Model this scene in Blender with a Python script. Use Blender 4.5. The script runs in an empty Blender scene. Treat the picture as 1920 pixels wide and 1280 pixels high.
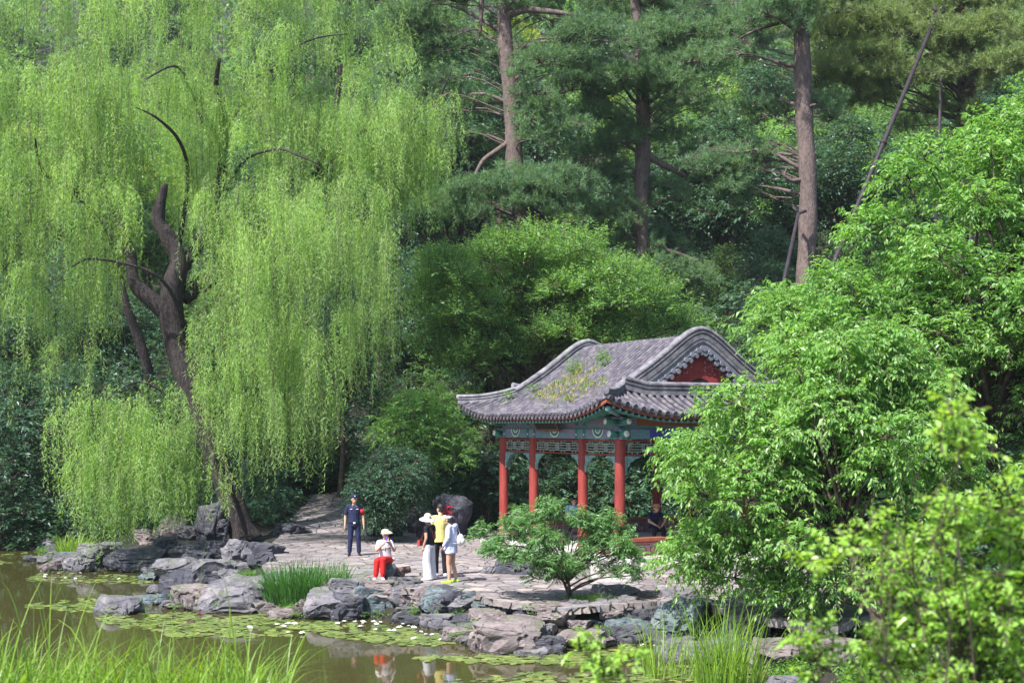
import bpy, bmesh, math, random
import numpy as np
from mathutils import Vector, noise as mnoise
from mathutils.bvhtree import BVHTree

scene = bpy.context.scene
col = scene.collection
R = math.radians
FPX, HZ, CAMZ = 2500.0, 798.0, 3.7      # focal length in photo pixels, horizon row, eye height

# ------------------------------------------------------------------ camera, sky, sun, exposure
cam_d = bpy.data.cameras.new('camera')
cam = bpy.data.objects.new('camera', cam_d); col.objects.link(cam)
cam.location = (0, 0, CAMZ); cam.rotation_euler = (R(90), 0, 0)
cam_d.sensor_width = 36; cam_d.lens = 36 * FPX / 1920
cam_d.shift_y = (HZ - 640) / 1920
cam_d.clip_start = .1; cam_d.clip_end = 2000
cam_d.dof.use_dof = True; cam_d.dof.focus_distance = 34; cam_d.dof.aperture_fstop = 2.4
scene.camera = cam

SUN = Vector((-.40, -.45, .80)).normalized()
world = bpy.data.worlds.new('World'); scene.world = world
world.use_nodes = True
wn = world.node_tree.nodes; wl = world.node_tree.links
sky = wn.new('ShaderNodeTexSky'); sky.sky_type = 'NISHITA'; sky.sun_disc = False
sky.sun_elevation = math.asin(SUN.z); sky.sun_rotation = math.atan2(SUN.x, SUN.y)
sky.dust_density = 1.2; sky.ozone_density = 2.0
bg = wn['Background']; bg.inputs['Strength'].default_value = .115
wl.new(sky.outputs['Color'], bg.inputs['Color'])
sd = bpy.data.lights.new('sun', 'SUN'); sd.energy = 5.0; sd.angle = R(.55); sd.color = (1, .965, .91)
so = bpy.data.objects.new('sun', sd); col.objects.link(so)
so.rotation_euler = SUN.to_track_quat('Z', 'Y').to_euler(); so.location = SUN * 60
scene.view_settings.view_transform = 'Standard'; scene.view_settings.look = 'None'
scene.view_settings.gamma = 1; scene.view_settings.exposure = 1.32
scene.cycles.max_bounces = 6; scene.cycles.transparent_max_bounces = 6
scene.cycles.diffuse_bounces = 3; scene.cycles.glossy_bounces = 2; scene.cycles.transmission_bounces = 3
scene.cycles.sample_clamp_indirect = 6

# ------------------------------------------------------------------ helpers
def P(px, py, Y):                                  # photo pixel at depth Y -> world point
    return np.array([(px - 960) / FPX * Y, Y, CAMZ + (HZ - py) / FPX * Y])
def G(px, py, z=0.0):                              # photo pixel on the level z -> world point
    Y = (CAMZ - z) * FPX / (py - HZ)
    return np.array([(px - 960) / FPX * Y, Y, z])
def unit(a):
    a = np.asarray(a, float); return a / np.maximum(np.linalg.norm(a, axis=-1, keepdims=True), 1e-9)
def inpoly(pts, poly):
    pts = np.asarray(pts, float); poly = np.asarray(poly, float)
    x, y = pts[:, 0], pts[:, 1]; r = np.zeros(len(pts), bool)
    for i in range(len(poly)):
        x1, y1 = poly[i]; x2, y2 = poly[(i + 1) % len(poly)]
        if y1 == y2: continue
        c = ((y1 > y) != (y2 > y)) & (x < (x2 - x1) * (y - y1) / (y2 - y1) + x1)
        r ^= c
    return r
def polydist(pts, poly):
    pts = np.asarray(pts, float); poly = np.asarray(poly, float); d = np.full(len(pts), 1e9)
    for i in range(len(poly)):
        a = poly[i]; b = poly[(i + 1) % len(poly)]; ab = b - a
        t = np.clip(((pts - a) @ ab) / (ab @ ab + 1e-12), 0, 1)
        d = np.minimum(d, np.linalg.norm(pts - (a + t[:, None] * ab), axis=1))
    return d
def fnoise(x, y, s, seed=0):                       # cheap smooth noise for numpy arrays
    x = x / s; y = y / s; o = np.zeros_like(x); rg = np.random.default_rng(seed)
    for k in range(9):
        a = rg.uniform(0, 2 * np.pi); f = rg.uniform(.6, 2.4); ph = rg.uniform(0, 6.28)
        o += np.sin((x * np.cos(a) + y * np.sin(a)) * f + ph + 1.3 * np.sin((y * np.cos(a) - x * np.sin(a)) * f * .7 + ph * 2)) / f
    return o / 5

def tag(o, label=None, cat=None, group=None, kind=None):
    if label: o['label'] = label
    if cat: o['category'] = cat
    if group: o['group'] = group
    if kind: o['kind'] = kind
    return o
def empty(name, loc=(0, 0, 0), rz=0, label=None, cat=None, group=None):
    o = bpy.data.objects.new(name, None); col.objects.link(o); o.location = loc; o.rotation_euler = (0, 0, rz)
    o.empty_display_size = .2
    return tag(o, label, cat, group)
def copy_tree(o, parent=None):
    c = o.copy(); col.objects.link(c)
    if parent: c.parent = parent
    for ch in list(o.children): copy_tree(ch, c)
    return c

class MB:                                          # collects pieces, builds ONE mesh object
    def __init__(s): s.v = []; s.f = []; s.n = 0; s.mi = []; s.at = []
    def add(s, V, F, mat=0, at=None):
        V = np.asarray(V, float).reshape(-1, 3)
        F = [tuple(int(i) + s.n for i in f) for f in F] if not isinstance(F, np.ndarray) else F + s.n
        s.v.append(V); s.f.append(F); s.n += len(V); s.mi.append((len(F), mat)); s.at.append(at)
        return s
    def box(s, c, size, rz=0, mat=0, M=None):
        x, y, z = [k / 2 for k in size]
        V = np.array([(-x, -y, -z), (x, -y, -z), (x, y, -z), (-x, y, -z), (-x, -y, z), (x, -y, z), (x, y, z), (-x, y, z)])
        if M is not None: V = V @ np.asarray(M).T
        if rz:
            a, b = math.cos(rz), math.sin(rz); V = V @ np.array([[a, b, 0], [-b, a, 0], [0, 0, 1]])
        return s.add(V + np.asarray(c, float), [(0, 3, 2, 1), (4, 5, 6, 7), (0, 1, 5, 4), (1, 2, 6, 5), (2, 3, 7, 6), (3, 0, 4, 7)], mat)
    def tube(s, pts, rad, n=8, mat=0, cap=True, flat=1.0):
        pts = np.asarray(pts, float); k = len(pts); rad = np.broadcast_to(np.asarray(rad, float), (k,))
        T = unit(np.gradient(pts, axis=0)); up = np.array([0, 0, 1.]) if abs(T[0][2]) < .9 else np.array([1., 0, 0])
        u = unit(np.cross(up, T[0])); V = []
        for i in range(k):
            u = unit(u - T[i] * (u @ T[i])); w = np.cross(T[i], u)
            a = np.arange(n) * 2 * np.pi / n
            V.append(pts[i] + rad[i] * (np.cos(a)[:, None] * u + flat * np.sin(a)[:, None] * w))
        V = np.concatenate(V); F = []
        for i in range(k - 1):
            for j in range(n):
                F.append((i * n + j, i * n + (j + 1) % n, (i + 1) * n + (j + 1) % n, (i + 1) * n + j))
        if cap: F.append(tuple(range(n))[::-1]); F.append(tuple((k - 1) * n + j for j in range(n)))
        return s.add(V, F, mat)
    def sweep(s, pts, sec, side, mat=0, cap=True):  # section points (a along side, b along up) carried along pts
        pts = np.asarray(pts, float); side = np.broadcast_to(np.asarray(side, float), pts.shape); T = unit(np.gradient(pts, axis=0))
        N = unit(np.cross(side, T)); N = N * np.sign(N[:, 2:3] + 1e-9); n = len(sec); V = []
        for i in range(len(pts)):
            for a, b in sec: V.append(pts[i] + side[i] * a + N[i] * b)
        F = []
        for i in range(len(pts) - 1):
            for j in range(n): F.append((i * n + j, i * n + (j + 1) % n, (i + 1) * n + (j + 1) % n, (i + 1) * n + j))
        if cap: F.append(tuple(range(n))[::-1]); F.append(tuple((len(pts) - 1) * n + j for j in range(n)))
        return s.add(V, F, mat)
    def ell(s, c, r, seg=12, ring=8, mat=0):
        V = []; F = []
        for i in range(ring + 1):
            t = math.pi * i / ring
            for j in range(seg):
                a = 2 * math.pi * j / seg; V.append((math.sin(t) * math.cos(a), math.sin(t) * math.sin(a), math.cos(t)))
        for i in range(ring):
            for j in range(seg): F.append((i * seg + j, (i + 1) * seg + j, (i + 1) * seg + (j + 1) % seg, i * seg + (j + 1) % seg))
        return s.add(np.array(V) * np.asarray(r, float) + np.asarray(c, float), F, mat)
    def build(s, name, mats, parent=None, smooth=False, loc=None):
        me = bpy.data.meshes.new(name)
        V = np.concatenate(s.v) if s.v else np.zeros((0, 3))
        ls = []; lt = []
        for F in s.f:
            if isinstance(F, np.ndarray):
                ls.append(F.ravel()); lt.append(np.full(len(F), F.shape[1]))
            else:
                ls.append(np.array([i for f in F for i in f], int)); lt.append(np.array([len(f) for f in F], int))
        L = np.concatenate(ls) if ls else np.zeros(0, int); Tt = np.concatenate(lt) if lt else np.zeros(0, int)
        me.vertices.add(len(V)); me.vertices.foreach_set('co', V.astype(np.float32).ravel())
        me.loops.add(len(L)); me.loops.foreach_set('vertex_index', L.astype(np.int32))
        me.polygons.add(len(Tt)); st = np.concatenate([[0], np.cumsum(Tt)[:-1]]) if len(Tt) else Tt
        me.polygons.foreach_set('loop_start', st.astype(np.int32)); me.polygons.foreach_set('loop_total', Tt.astype(np.int32))
        mi = np.concatenate([np.full(n, m) for n, m in s.mi]).astype(np.int32)
        me.polygons.foreach_set('material_index', mi)
        me.polygons.foreach_set('use_smooth', np.full(len(Tt), smooth))
        if any(a is not None for a in s.at):
            A = np.concatenate([a if a is not None else np.full(n, .5) for a, (n, m) in zip(s.at, s.mi)])
            at = me.attributes.new('v', 'FLOAT', 'FACE'); at.data.foreach_set('value', A.astype(np.float32))
        for m in (mats if isinstance(mats, (list, tuple)) else [mats]): me.materials.append(m)
        me.update(calc_edges=True); me.validate()
        o = bpy.data.objects.new(name, me); col.objects.link(o)
        if parent: o.parent = parent
        if loc is not None: o.location = loc
        return o

def rebase(root):                                  # children were built in world space: shift them under the root
    from mathutils import Matrix
    M = Matrix.Translation(root.location) @ root.rotation_euler.to_matrix().to_4x4()
    Mi = M.inverted()
    for ch in root.children: ch.data.transform(Mi)
    for ch in root.children:
        for g in ch.children:
            g.data.transform(Mi)

# ------------------------------------------------------------------ materials
def mat(name):
    m = bpy.data.materials.new(name); m.use_nodes = True
    nt = m.node_tree; return m, nt, nt.nodes, nt.links, nt.nodes['Principled BSDF']
def ramp(nodes, stops):
    r = nodes.new('ShaderNodeValToRGB'); e = r.color_ramp.elements
    while len(e) < len(stops): e.new(.5)
    for i, (p, c) in enumerate(stops): e[i].position = p; e[i].color = (*c, 1)
    return r
def leafmat(name, a, b, trans=.45, rough=.45, tint=(1.25, 1.15, .45), spec=.35, nscale=.35):
    m, nt, nodes, links, bs = mat(name)
    at = nodes.new('ShaderNodeAttribute'); at.attribute_name = 'v'
    oi = nodes.new('ShaderNodeObjectInfo')
    tc = nodes.new('ShaderNodeTexCoord'); nz = nodes.new('ShaderNodeTexNoise'); nz.inputs['Scale'].default_value = nscale
    links.new(tc.outputs['Object'], nz.inputs['Vector'])
    ad = nodes.new('ShaderNodeMath'); ad.operation = 'ADD'; links.new(at.outputs['Fac'], ad.inputs[0]); links.new(nz.outputs['Fac'], ad.inputs[1])
    ad2 = nodes.new('ShaderNodeMath'); ad2.operation = 'MULTIPLY_ADD'; links.new(oi.outputs['Random'], ad2.inputs[0]); ad2.inputs[1].default_value = .35; links.new(ad.outputs[0], ad2.inputs[2])
    mr = nodes.new('ShaderNodeMapRange'); mr.inputs['From Min'].default_value = .35; mr.inputs['From Max'].default_value = 1.75
    links.new(ad2.outputs[0], mr.inputs['Value'])
    r = ramp(nodes, [(0, a), (1, b)]); links.new(mr.outputs[0], r.inputs[0])
    links.new(r.outputs[0], bs.inputs['Base Color']); bs.inputs['Roughness'].default_value = rough
    bs.inputs['Specular IOR Level'].default_value = spec
    tr = nodes.new('ShaderNodeBsdfTranslucent'); mx = nodes.new('ShaderNodeMixShader'); mx.inputs[0].default_value = trans
    mc = nodes.new('ShaderNodeMix'); mc.data_type = 'RGBA'; mc.blend_type = 'MULTIPLY'; mc.inputs['Factor'].default_value = 1
    links.new(r.outputs[0], mc.inputs[6]); mc.inputs[7].default_value = (*[t * 1.5 for t in tint], 1)
    links.new(mc.outputs[2], tr.inputs['Color'])
    links.new(bs.outputs[0], mx.inputs[1]); links.new(tr.outputs[0], mx.inputs[2])
    links.new(mx.outputs[0], nodes['Material Output'].inputs['Surface'])
    return m
def surf(name, stops, scale=4, rough=.8, bump=.3, detail=6, bscale=None, spec=.3, stretch=(1, 1, 1), coord='Object', metallic=0, dist=.02):
    m, nt, nodes, links, bs = mat(name)
    tc = nodes.new('ShaderNodeTexCoord'); mp = nodes.new('ShaderNodeMapping'); mp.inputs['Scale'].default_value = stretch
    links.new(tc.outputs[coord], mp.inputs['Vector'])
    nz = nodes.new('ShaderNodeTexNoise'); nz.inputs['Scale'].default_value = scale; nz.inputs['Detail'].default_value = detail; nz.inputs['Roughness'].default_value = .62
    links.new(mp.outputs[0], nz.inputs['Vector'])
    r = ramp(nodes, stops); links.new(nz.outputs['Fac'], r.inputs[0]); links.new(r.outputs[0], bs.inputs['Base Color'])
    bs.inputs['Roughness'].default_value = rough; bs.inputs['Specular IOR Level'].default_value = spec; bs.inputs['Metallic'].default_value = metallic
    if bump:
        n2 = nodes.new('ShaderNodeTexNoise'); n2.inputs['Scale'].default_value = bscale or scale * 3; n2.inputs['Detail'].default_value = 8
        links.new(mp.outputs[0], n2.inputs['Vector'])
        b = nodes.new('ShaderNodeBump'); b.inputs['Strength'].default_value = bump; b.inputs['Distance'].default_value = dist
        links.new(n2.outputs['Fac'], b.inputs['Height']); links.new(b.outputs[0], bs.inputs['Normal'])
    return m
def plain(name, c, rough=.7, spec=.3, bump=.15, scale=30, var=.18):
    c = np.array(c); return surf(name, [(.3, tuple(c * (1 - var))), (.7, tuple(np.minimum(c * (1 + var), 1)))], scale=scale, rough=rough, bump=bump if bump < .25 else .8, bscale=None if bump < .25 else 11, stretch=(1, 1, 1) if bump < .25 else (1.6, 1.6, .5), spec=spec, dist=.004 if bump < .25 else .03)

M = {}
M['willow'] = leafmat('willow_leaf', (.12, .22, .08), (.29, .44, .14), .5, .5, (1.2, 1.15, .5))
M['near'] = leafmat('broad_leaf', (.085, .21, .06), (.25, .43, .11), .5, .38, (1.2, 1.2, .45), spec=.5)
M['peach'] = leafmat('peach_leaf', (.07, .18, .075), (.17, .33, .12), .42, .4, spec=.5)
M['shoot'] = leafmat('shoot_leaf', (.09, .21, .08), (.21, .37, .12), .5, .4, spec=.4)
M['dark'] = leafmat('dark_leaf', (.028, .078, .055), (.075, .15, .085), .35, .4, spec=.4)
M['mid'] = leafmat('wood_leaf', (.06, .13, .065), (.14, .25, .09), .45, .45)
M['yel'] = leafmat('yellow_green_leaf', (.16, .25, .03), (.32, .40, .05), .45, .5)
M['pine'] = leafmat('pine_needle', (.055, .12, .075), (.125, .22, .10), .35, .5, spec=.3)
M['olive'] = leafmat('old_pine_needle', (.10, .15, .07), (.19, .26, .09), .35, .5, spec=.3)
M['grass'] = leafmat('grass_blade', (.10, .20, .025), (.24, .38, .05), .45, .4, spec=.5, nscale=1)
M['reed'] = leafmat('reed_blade', (.03, .10, .03), (.07, .19, .04), .35, .35, spec=.5, nscale=1)
M['fore'] = leafmat('foreground_leaf', (.18, .36, .05), (.38, .58, .13), .5, .35, spec=.5, nscale=1)
M['cover'] = leafmat('ground_leaf', (.06, .15, .03), (.14, .27, .05), .4, .5)
M['dry'] = leafmat('dry_weed', (.22, .20, .06), (.42, .36, .12), .4, .6)
M['pad'] = leafmat('lily_pad', (.05, .11, .03), (.24, .28, .08), .15, .35, spec=.5, nscale=1.5)
M['petal'] = plain('petal', (.82, .80, .74), .5)
M['stamen'] = plain('stamen', (.7, .5, .05), .6)
M['bark'] = surf('willow_bark', [(.3, (.012, .010, .012)), (.7, (.05, .038, .038))], 3, .9, .9, stretch=(3, 3, .7), bscale=9, dist=.06)
M['pbark'] = surf('pine_bark', [(.25, (.05, .038, .036)), (.75, (.17, .125, .115))], 4, .9, .9, stretch=(2, 2, .8), bscale=10, dist=.05)
M['twig'] = surf('twig_bark', [(.3, (.03, .024, .02)), (.7, (.09, .065, .05))], 6, .9, .4)
M['soil'] = surf('hill_soil', [(.3, (.010, .010, .008)), (.55, (.024, .022, .015)), (.8, (.016, .028, .012))], .6, .95, .6, bscale=5, dist=.1)  # earth colour taken near black to stand for deep shade under the trees
def rockmat(name, c1, c2, c3, rough=.75):
    m, nt, nodes, links, bs = mat(name)
    tc = nodes.new('ShaderNodeTexCoord'); mp = nodes.new('ShaderNodeMapping'); mp.inputs['Scale'].default_value = (1, 1, 2.6); mp.inputs['Rotation'].default_value = (.25, .1, 0)
    links.new(tc.outputs['Object'], mp.inputs['Vector'])
    n1 = nodes.new('ShaderNodeTexNoise'); n1.inputs['Scale'].default_value = 1.6; n1.inputs['Detail'].default_value = 9; n1.inputs['Roughness'].default_value = .65
    n1.inputs['Distortion'].default_value = .6
    links.new(mp.outputs[0], n1.inputs['Vector'])
    r = ramp(nodes, [(.32, c1), (.5, c2), (.68, c3)]); links.new(n1.outputs['Fac'], r.inputs[0])
    n2 = nodes.new('ShaderNodeTexNoise'); n2.inputs['Scale'].default_value = 14; n2.inputs['Detail'].default_value = 9; n2.inputs['Roughness'].default_value = .7; links.new(mp.outputs[0], n2.inputs['Vector'])
    vo = nodes.new('ShaderNodeTexVoronoi'); vo.feature = 'DISTANCE_TO_EDGE'; vo.inputs['Scale'].default_value = 2.2
    mv = nodes.new('ShaderNodeMix'); mv.data_type = 'VECTOR'; mv.inputs['Factor'].default_value = .25
    links.new(mp.outputs[0], mv.inputs[4]); links.new(n1.outputs['Color'], mv.inputs[5]); links.new(mv.outputs[1], vo.inputs['Vector'])
    cr = nodes.new('ShaderNodeMapRange'); cr.inputs['From Max'].default_value = .035; links.new(vo.outputs['Distance'], cr.inputs['Value'])
    sp = nodes.new('ShaderNodeMix'); sp.data_type = 'RGBA'; sp.blend_type = 'MULTIPLY'; sp.inputs['Factor'].default_value = .55
    r2 = ramp(nodes, [(.35, (.45, .45, .45)), (.6, (1.15, 1.15, 1.15))]); links.new(n2.outputs['Fac'], r2.inputs[0])
    links.new(r.outputs[0], sp.inputs[6]); links.new(r2.outputs[0], sp.inputs[7])
    ge = nodes.new('ShaderNodeNewGeometry'); sx = nodes.new('ShaderNodeSeparateXYZ'); links.new(ge.outputs['Position'], sx.inputs[0]); sn = nodes.new('ShaderNodeSeparateXYZ'); links.new(ge.outputs['Normal'], sn.inputs[0])
    wet = nodes.new('ShaderNodeMapRange'); wet.inputs['From Min'].default_value = -.60; wet.inputs['From Max'].default_value = -.54; wet.inputs['To Min'].default_value = 1; wet.inputs['To Max'].default_value = 0
    wj = nodes.new('ShaderNodeMath'); wj.operation = 'MULTIPLY_ADD'; links.new(n1.outputs['Fac'], wj.inputs[0]); wj.inputs[1].default_value = .12; links.new(sx.outputs[2], wj.inputs[2]); links.new(wj.outputs[0], wet.inputs['Value'])
    wc = nodes.new('ShaderNodeMix'); wc.data_type = 'RGBA'; wc.blend_type = 'MULTIPLY'; links.new(wet.outputs[0], wc.inputs['Factor']); links.new(sp.outputs[2], wc.inputs[6]); wc.inputs[7].default_value = (.38, .40, .34, 1)
    n3 = nodes.new('ShaderNodeTexNoise'); n3.inputs['Scale'].default_value = 2.4; n3.inputs['Detail'].default_value = 8; n3.inputs['Roughness'].default_value = .75; links.new(ge.outputs['Position'], n3.inputs['Vector'])
    mo = nodes.new('ShaderNodeMath'); mo.operation = 'MULTIPLY_ADD'; links.new(sn.outputs[2], mo.inputs[0]); mo.inputs[1].default_value = .22; links.new(n3.outputs['Fac'], mo.inputs[2])
    mm = nodes.new('ShaderNodeMapRange'); mm.inputs['From Min'].default_value = .70; mm.inputs['From Max'].default_value = .82; mm.inputs['To Max'].default_value = .75; links.new(mo.outputs[0], mm.inputs['Value'])
    ms = nodes.new('ShaderNodeMix'); ms.data_type = 'RGBA'; links.new(mm.outputs[0], ms.inputs['Factor']); links.new(wc.outputs[2], ms.inputs[6]); ms.inputs[7].default_value = (.075, .095, .04, 1)
    links.new(ms.outputs[2], bs.inputs['Base Color'])
    rw = nodes.new('ShaderNodeMapRange'); rw.inputs['To Min'].default_value = rough; rw.inputs['To Max'].default_value = .3; links.new(wet.outputs[0], rw.inputs['Value'])
    b1 = nodes.new('ShaderNodeBump'); b1.inputs['Strength'].default_value = .8; b1.inputs['Distance'].default_value = .05; links.new(n2.outputs['Fac'], b1.inputs['Height'])
    b2 = nodes.new('ShaderNodeBump'); b2.inputs['Strength'].default_value = .6; b2.inputs['Distance'].default_value = .04; links.new(cr.outputs[0], b2.inputs['Height'])
    links.new(b1.outputs[0], b2.inputs['Normal']); links.new(b2.outputs[0], bs.inputs['Normal'])
    links.new(rw.outputs[0], bs.inputs['Roughness'])
    return m
M['r_grey'] = rockmat('grey_rock', (.06, .058, .07), (.125, .118, .135), (.24, .215, .215))
M['r_blue'] = rockmat('blue_green_rock', (.045, .065, .078), (.085, .115, .13), (.19, .21, .215))
M['r_pink'] = rockmat('pinkish_rock', (.09, .072, .078), (.18, .145, .145), (.30, .25, .235))
M['r_dark'] = rockmat('dark_rock', (.022, .023, .034), (.048, .047, .065), (.10, .096, .115))
RM = {'g': M['r_grey'], 'b': M['r_blue'], 'p': M['r_pink'], 'd': M['r_dark']}

def paving_mat():
    m, nt, nodes, links, bs = mat('flagstone')
    tc = nodes.new('ShaderNodeTexCoord'); nz = nodes.new('ShaderNodeTexNoise'); nz.inputs['Scale'].default_value = .9; nz.inputs['Detail'].default_value = 4
    links.new(tc.outputs['Object'], nz.inputs['Vector'])
    mv = nodes.new('ShaderNodeMix'); mv.data_type = 'VECTOR'; mv.inputs['Factor'].default_value = .28
    links.new(tc.outputs['Object'], mv.inputs[4]); links.new(nz.outputs['Color'], mv.inputs[5])
    vo = nodes.new('ShaderNodeTexVoronoi'); vo.inputs['Scale'].default_value = 2.5; links.new(mv.outputs[1], vo.inputs['Vector'])
    ve = nodes.new('ShaderNodeTexVoronoi'); ve.feature = 'DISTANCE_TO_EDGE'; ve.inputs['Scale'].default_value = 2.5; links.new(mv.outputs[1], ve.inputs['Vector'])
    sp = nodes.new('ShaderNodeSeparateColor'); links.new(vo.outputs['Color'], sp.inputs[0])
    r = ramp(nodes, [(0, (.15, .125, .13)), (.4, (.235, .195, .195)), (.7, (.20, .185, .20)), (1, (.32, .265, .245))]); links.new(sp.outputs[0], r.inputs[0])
    n2 = nodes.new('ShaderNodeTexNoise'); n2.inputs['Scale'].default_value = 7; n2.inputs['Detail'].default_value = 8; links.new(tc.outputs['Object'], n2.inputs['Vector'])
    r2 = ramp(nodes, [(.35, (.62, .62, .62)), (.65, (1.1, 1.1, 1.1))]); links.new(n2.outputs['Fac'], r2.inputs[0])
    mu = nodes.new('ShaderNodeMix'); mu.data_type = 'RGBA'; mu.blend_type = 'MULTIPLY'; mu.inputs['Factor'].default_value = .8
    links.new(r.outputs[0], mu.inputs[6]); links.new(r2.outputs[0], mu.inputs[7])
    jr = nodes.new('ShaderNodeMapRange'); jr.inputs['From Min'].default_value = .008; jr.inputs['From Max'].default_value = .04; links.new(ve.outputs['Distance'], jr.inputs['Value'])
    mx = nodes.new('ShaderNodeMix'); mx.data_type = 'RGBA'; links.new(jr.outputs[0], mx.inputs['Factor']); mx.inputs[6].default_value = (.05, .048, .032, 1); links.new(mu.outputs[2], mx.inputs[7])
    links.new(mx.outputs[2], bs.inputs['Base Color']); bs.inputs['Roughness'].default_value = .8
    hh = nodes.new('ShaderNodeMath'); hh.operation = 'MULTIPLY_ADD'; links.new(sp.outputs[1], hh.inputs[0]); hh.inputs[1].default_value = .8; links.new(jr.outputs[0], hh.inputs[2])
    h2 = nodes.new('ShaderNodeMath'); h2.operation = 'MULTIPLY_ADD'; links.new(n2.outputs['Fac'], h2.inputs[0]); h2.inputs[1].default_value = .7; links.new(hh.outputs[0], h2.inputs[2])
    b = nodes.new('ShaderNodeBump'); b.inputs['Strength'].default_value = .9; b.inputs['Distance'].default_value = .05; links.new(h2.outputs[0], b.inputs['Height']); links.new(b.outputs[0], bs.inputs['Normal'])
    return m
M['paving'] = paving_mat()
def water_mat():
    m, nt, nodes, links, bs = mat('pond_water')
    tc = nodes.new('ShaderNodeTexCoord'); mp = nodes.new('ShaderNodeMapping'); mp.inputs['Scale'].default_value = (1, .45, 1); links.new(tc.outputs['Object'], mp.inputs['Vector'])
    nz = nodes.new('ShaderNodeTexNoise'); nz.inputs['Scale'].default_value = 3; nz.inputs['Detail'].default_value = 3; links.new(mp.outputs[0], nz.inputs['Vector'])
    b = nodes.new('ShaderNodeBump'); b.inputs['Strength'].default_value = .05; b.inputs['Distance'].default_value = .05; links.new(nz.outputs['Fac'], b.inputs['Height']); links.new(b.outputs[0], bs.inputs['Normal'])
    bs.inputs['Base Color'].default_value = (.045, .042, .014, 1); bs.inputs['Roughness'].default_value = .04; bs.inputs['IOR'].default_value = 1.33
    return m
M['water'] = water_mat()

# ------------------------------------------------------------------ ground, pond, paving
shore_px = [(-300, 1016), (0, 1030), (75, 1037), (74, 1069), (150, 1074), (290, 1074), (302, 1086), (292, 1128), (330, 1150), (490, 1150), (580, 1162),
            (740, 1168), (800, 1180), (880, 1196), (888, 1222), (1000, 1225), (1140, 1214), (1235, 1202), (1330, 1208), (1400, 1240), (1430, 1290), (1440, 1345)]
WZ = -.7
POND = [tuple(G(x, y, WZ)[:2]) for x, y in shore_px] + [(3.2, 17.2), (-5, 16.4), (-20, 16), (-60, 18), (-60, 51)]
PAVE = [tuple(G(x, y, 0)[:2]) for x, y in [(515, 1082), (500, 1030), (552, 990), (590, 976), (640, 974), (690, 984), (760, 1000), (860, 1008), (950, 996), (1250, 1000), (1500, 1030), (1660, 1135), (1560, 1175), (1400, 1150), (1330, 1128),
                                           (1240, 1128), (1110, 1136), (1040, 1140), (930, 1122), (880, 1108), (740, 1102), (640, 1094)]]
def height(x, y):
    pts = np.stack([x, y], 1)
    ins = inpoly(pts, POND); d = polydist(pts, POND)
    s = np.maximum(0, y - 46 - 3.5 * np.clip((-x - 9) / 4, 0, 1))
    hill = .16 * np.minimum(s, 8) + .42 * np.maximum(s - 8, 0) + fnoise(x, y, 6, 3) * np.clip(s / 15, 0, 1) * .9
    near = np.clip((15.8 - y) / 3.3, 0, 1) * .95 + np.clip((12.5 - y) / 12, 0, 1) * 1.1
    rt = -.32 * np.clip((x - 3.5) / 1.5, 0, 1) * np.clip((28.5 - y) / 3, 0, 1) * np.clip((y - 16) / 2, 0, 1)
    land = hill + near * 1.0 + rt
    land = land - .72 * np.clip((17.5 - y) / 1.5, 0, 1) * (y > 15.8) * 0
    dp = np.where(inpoly(pts, PAVE), 0, polydist(pts, PAVE)); edge = WZ - .1
    t = np.maximum(d / (d + dp + .12), np.clip(d / 3.2, 0, 1)); t = np.where(y < 18, np.clip(d / .6, 0, 1), t)
    h_land = edge + (land - edge) * t ** (1.1 + 1.1 * np.exp(-np.maximum(d + dp - .8, 0)))
    h_w = edge - np.clip(d / 1.5, 0, 1) * .9
    return np.where(ins, h_w, h_land) - .035 + fnoise(x, y, 1.3, 5) * .015
def hz(x, y): return float(height(np.array([float(x)]), np.array([float(y)]))[0])
def grid_mesh(name, xs, ys, material, hf):
    X, Y = np.meshgrid(xs, ys); x = X.ravel(); y = Y.ravel(); z = hf(x, y)
    n, m_ = len(xs), len(ys); i = np.arange(n - 1)[None, :] + n * np.arange(m_ - 1)[:, None]; i = i.ravel()
    F = np.stack([i, i + 1, i + n + 1, i + n], 1)
    b = MB(); b.add(np.stack([x, y, z], 1), F); return b.build(name, material, smooth=True)
xs = np.concatenate([np.arange(-170, -24, 3.), np.arange(-24, 16, .25), np.arange(16, 170.1, 3.)])
ys = np.concatenate([np.arange(-12, 14, 1.), np.arange(14, 52, .25), np.arange(52, 100, 1.), np.arange(100, 330.1, 5.)])
tag(grid_mesh('ground', xs, ys, M['soil'], height), 'dark earth, its colour deepened for shade, of the shore and the wooded hillside rising behind the pond', kind='structure')
b = MB(); b.add([(-70, 10, WZ), (16, 10, WZ), (16, 56, WZ), (-70, 56, WZ)], [(0, 1, 2, 3)])
tag(b.build('water', M['water']), 'still murky green brown pond water', kind='structure')
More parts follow.
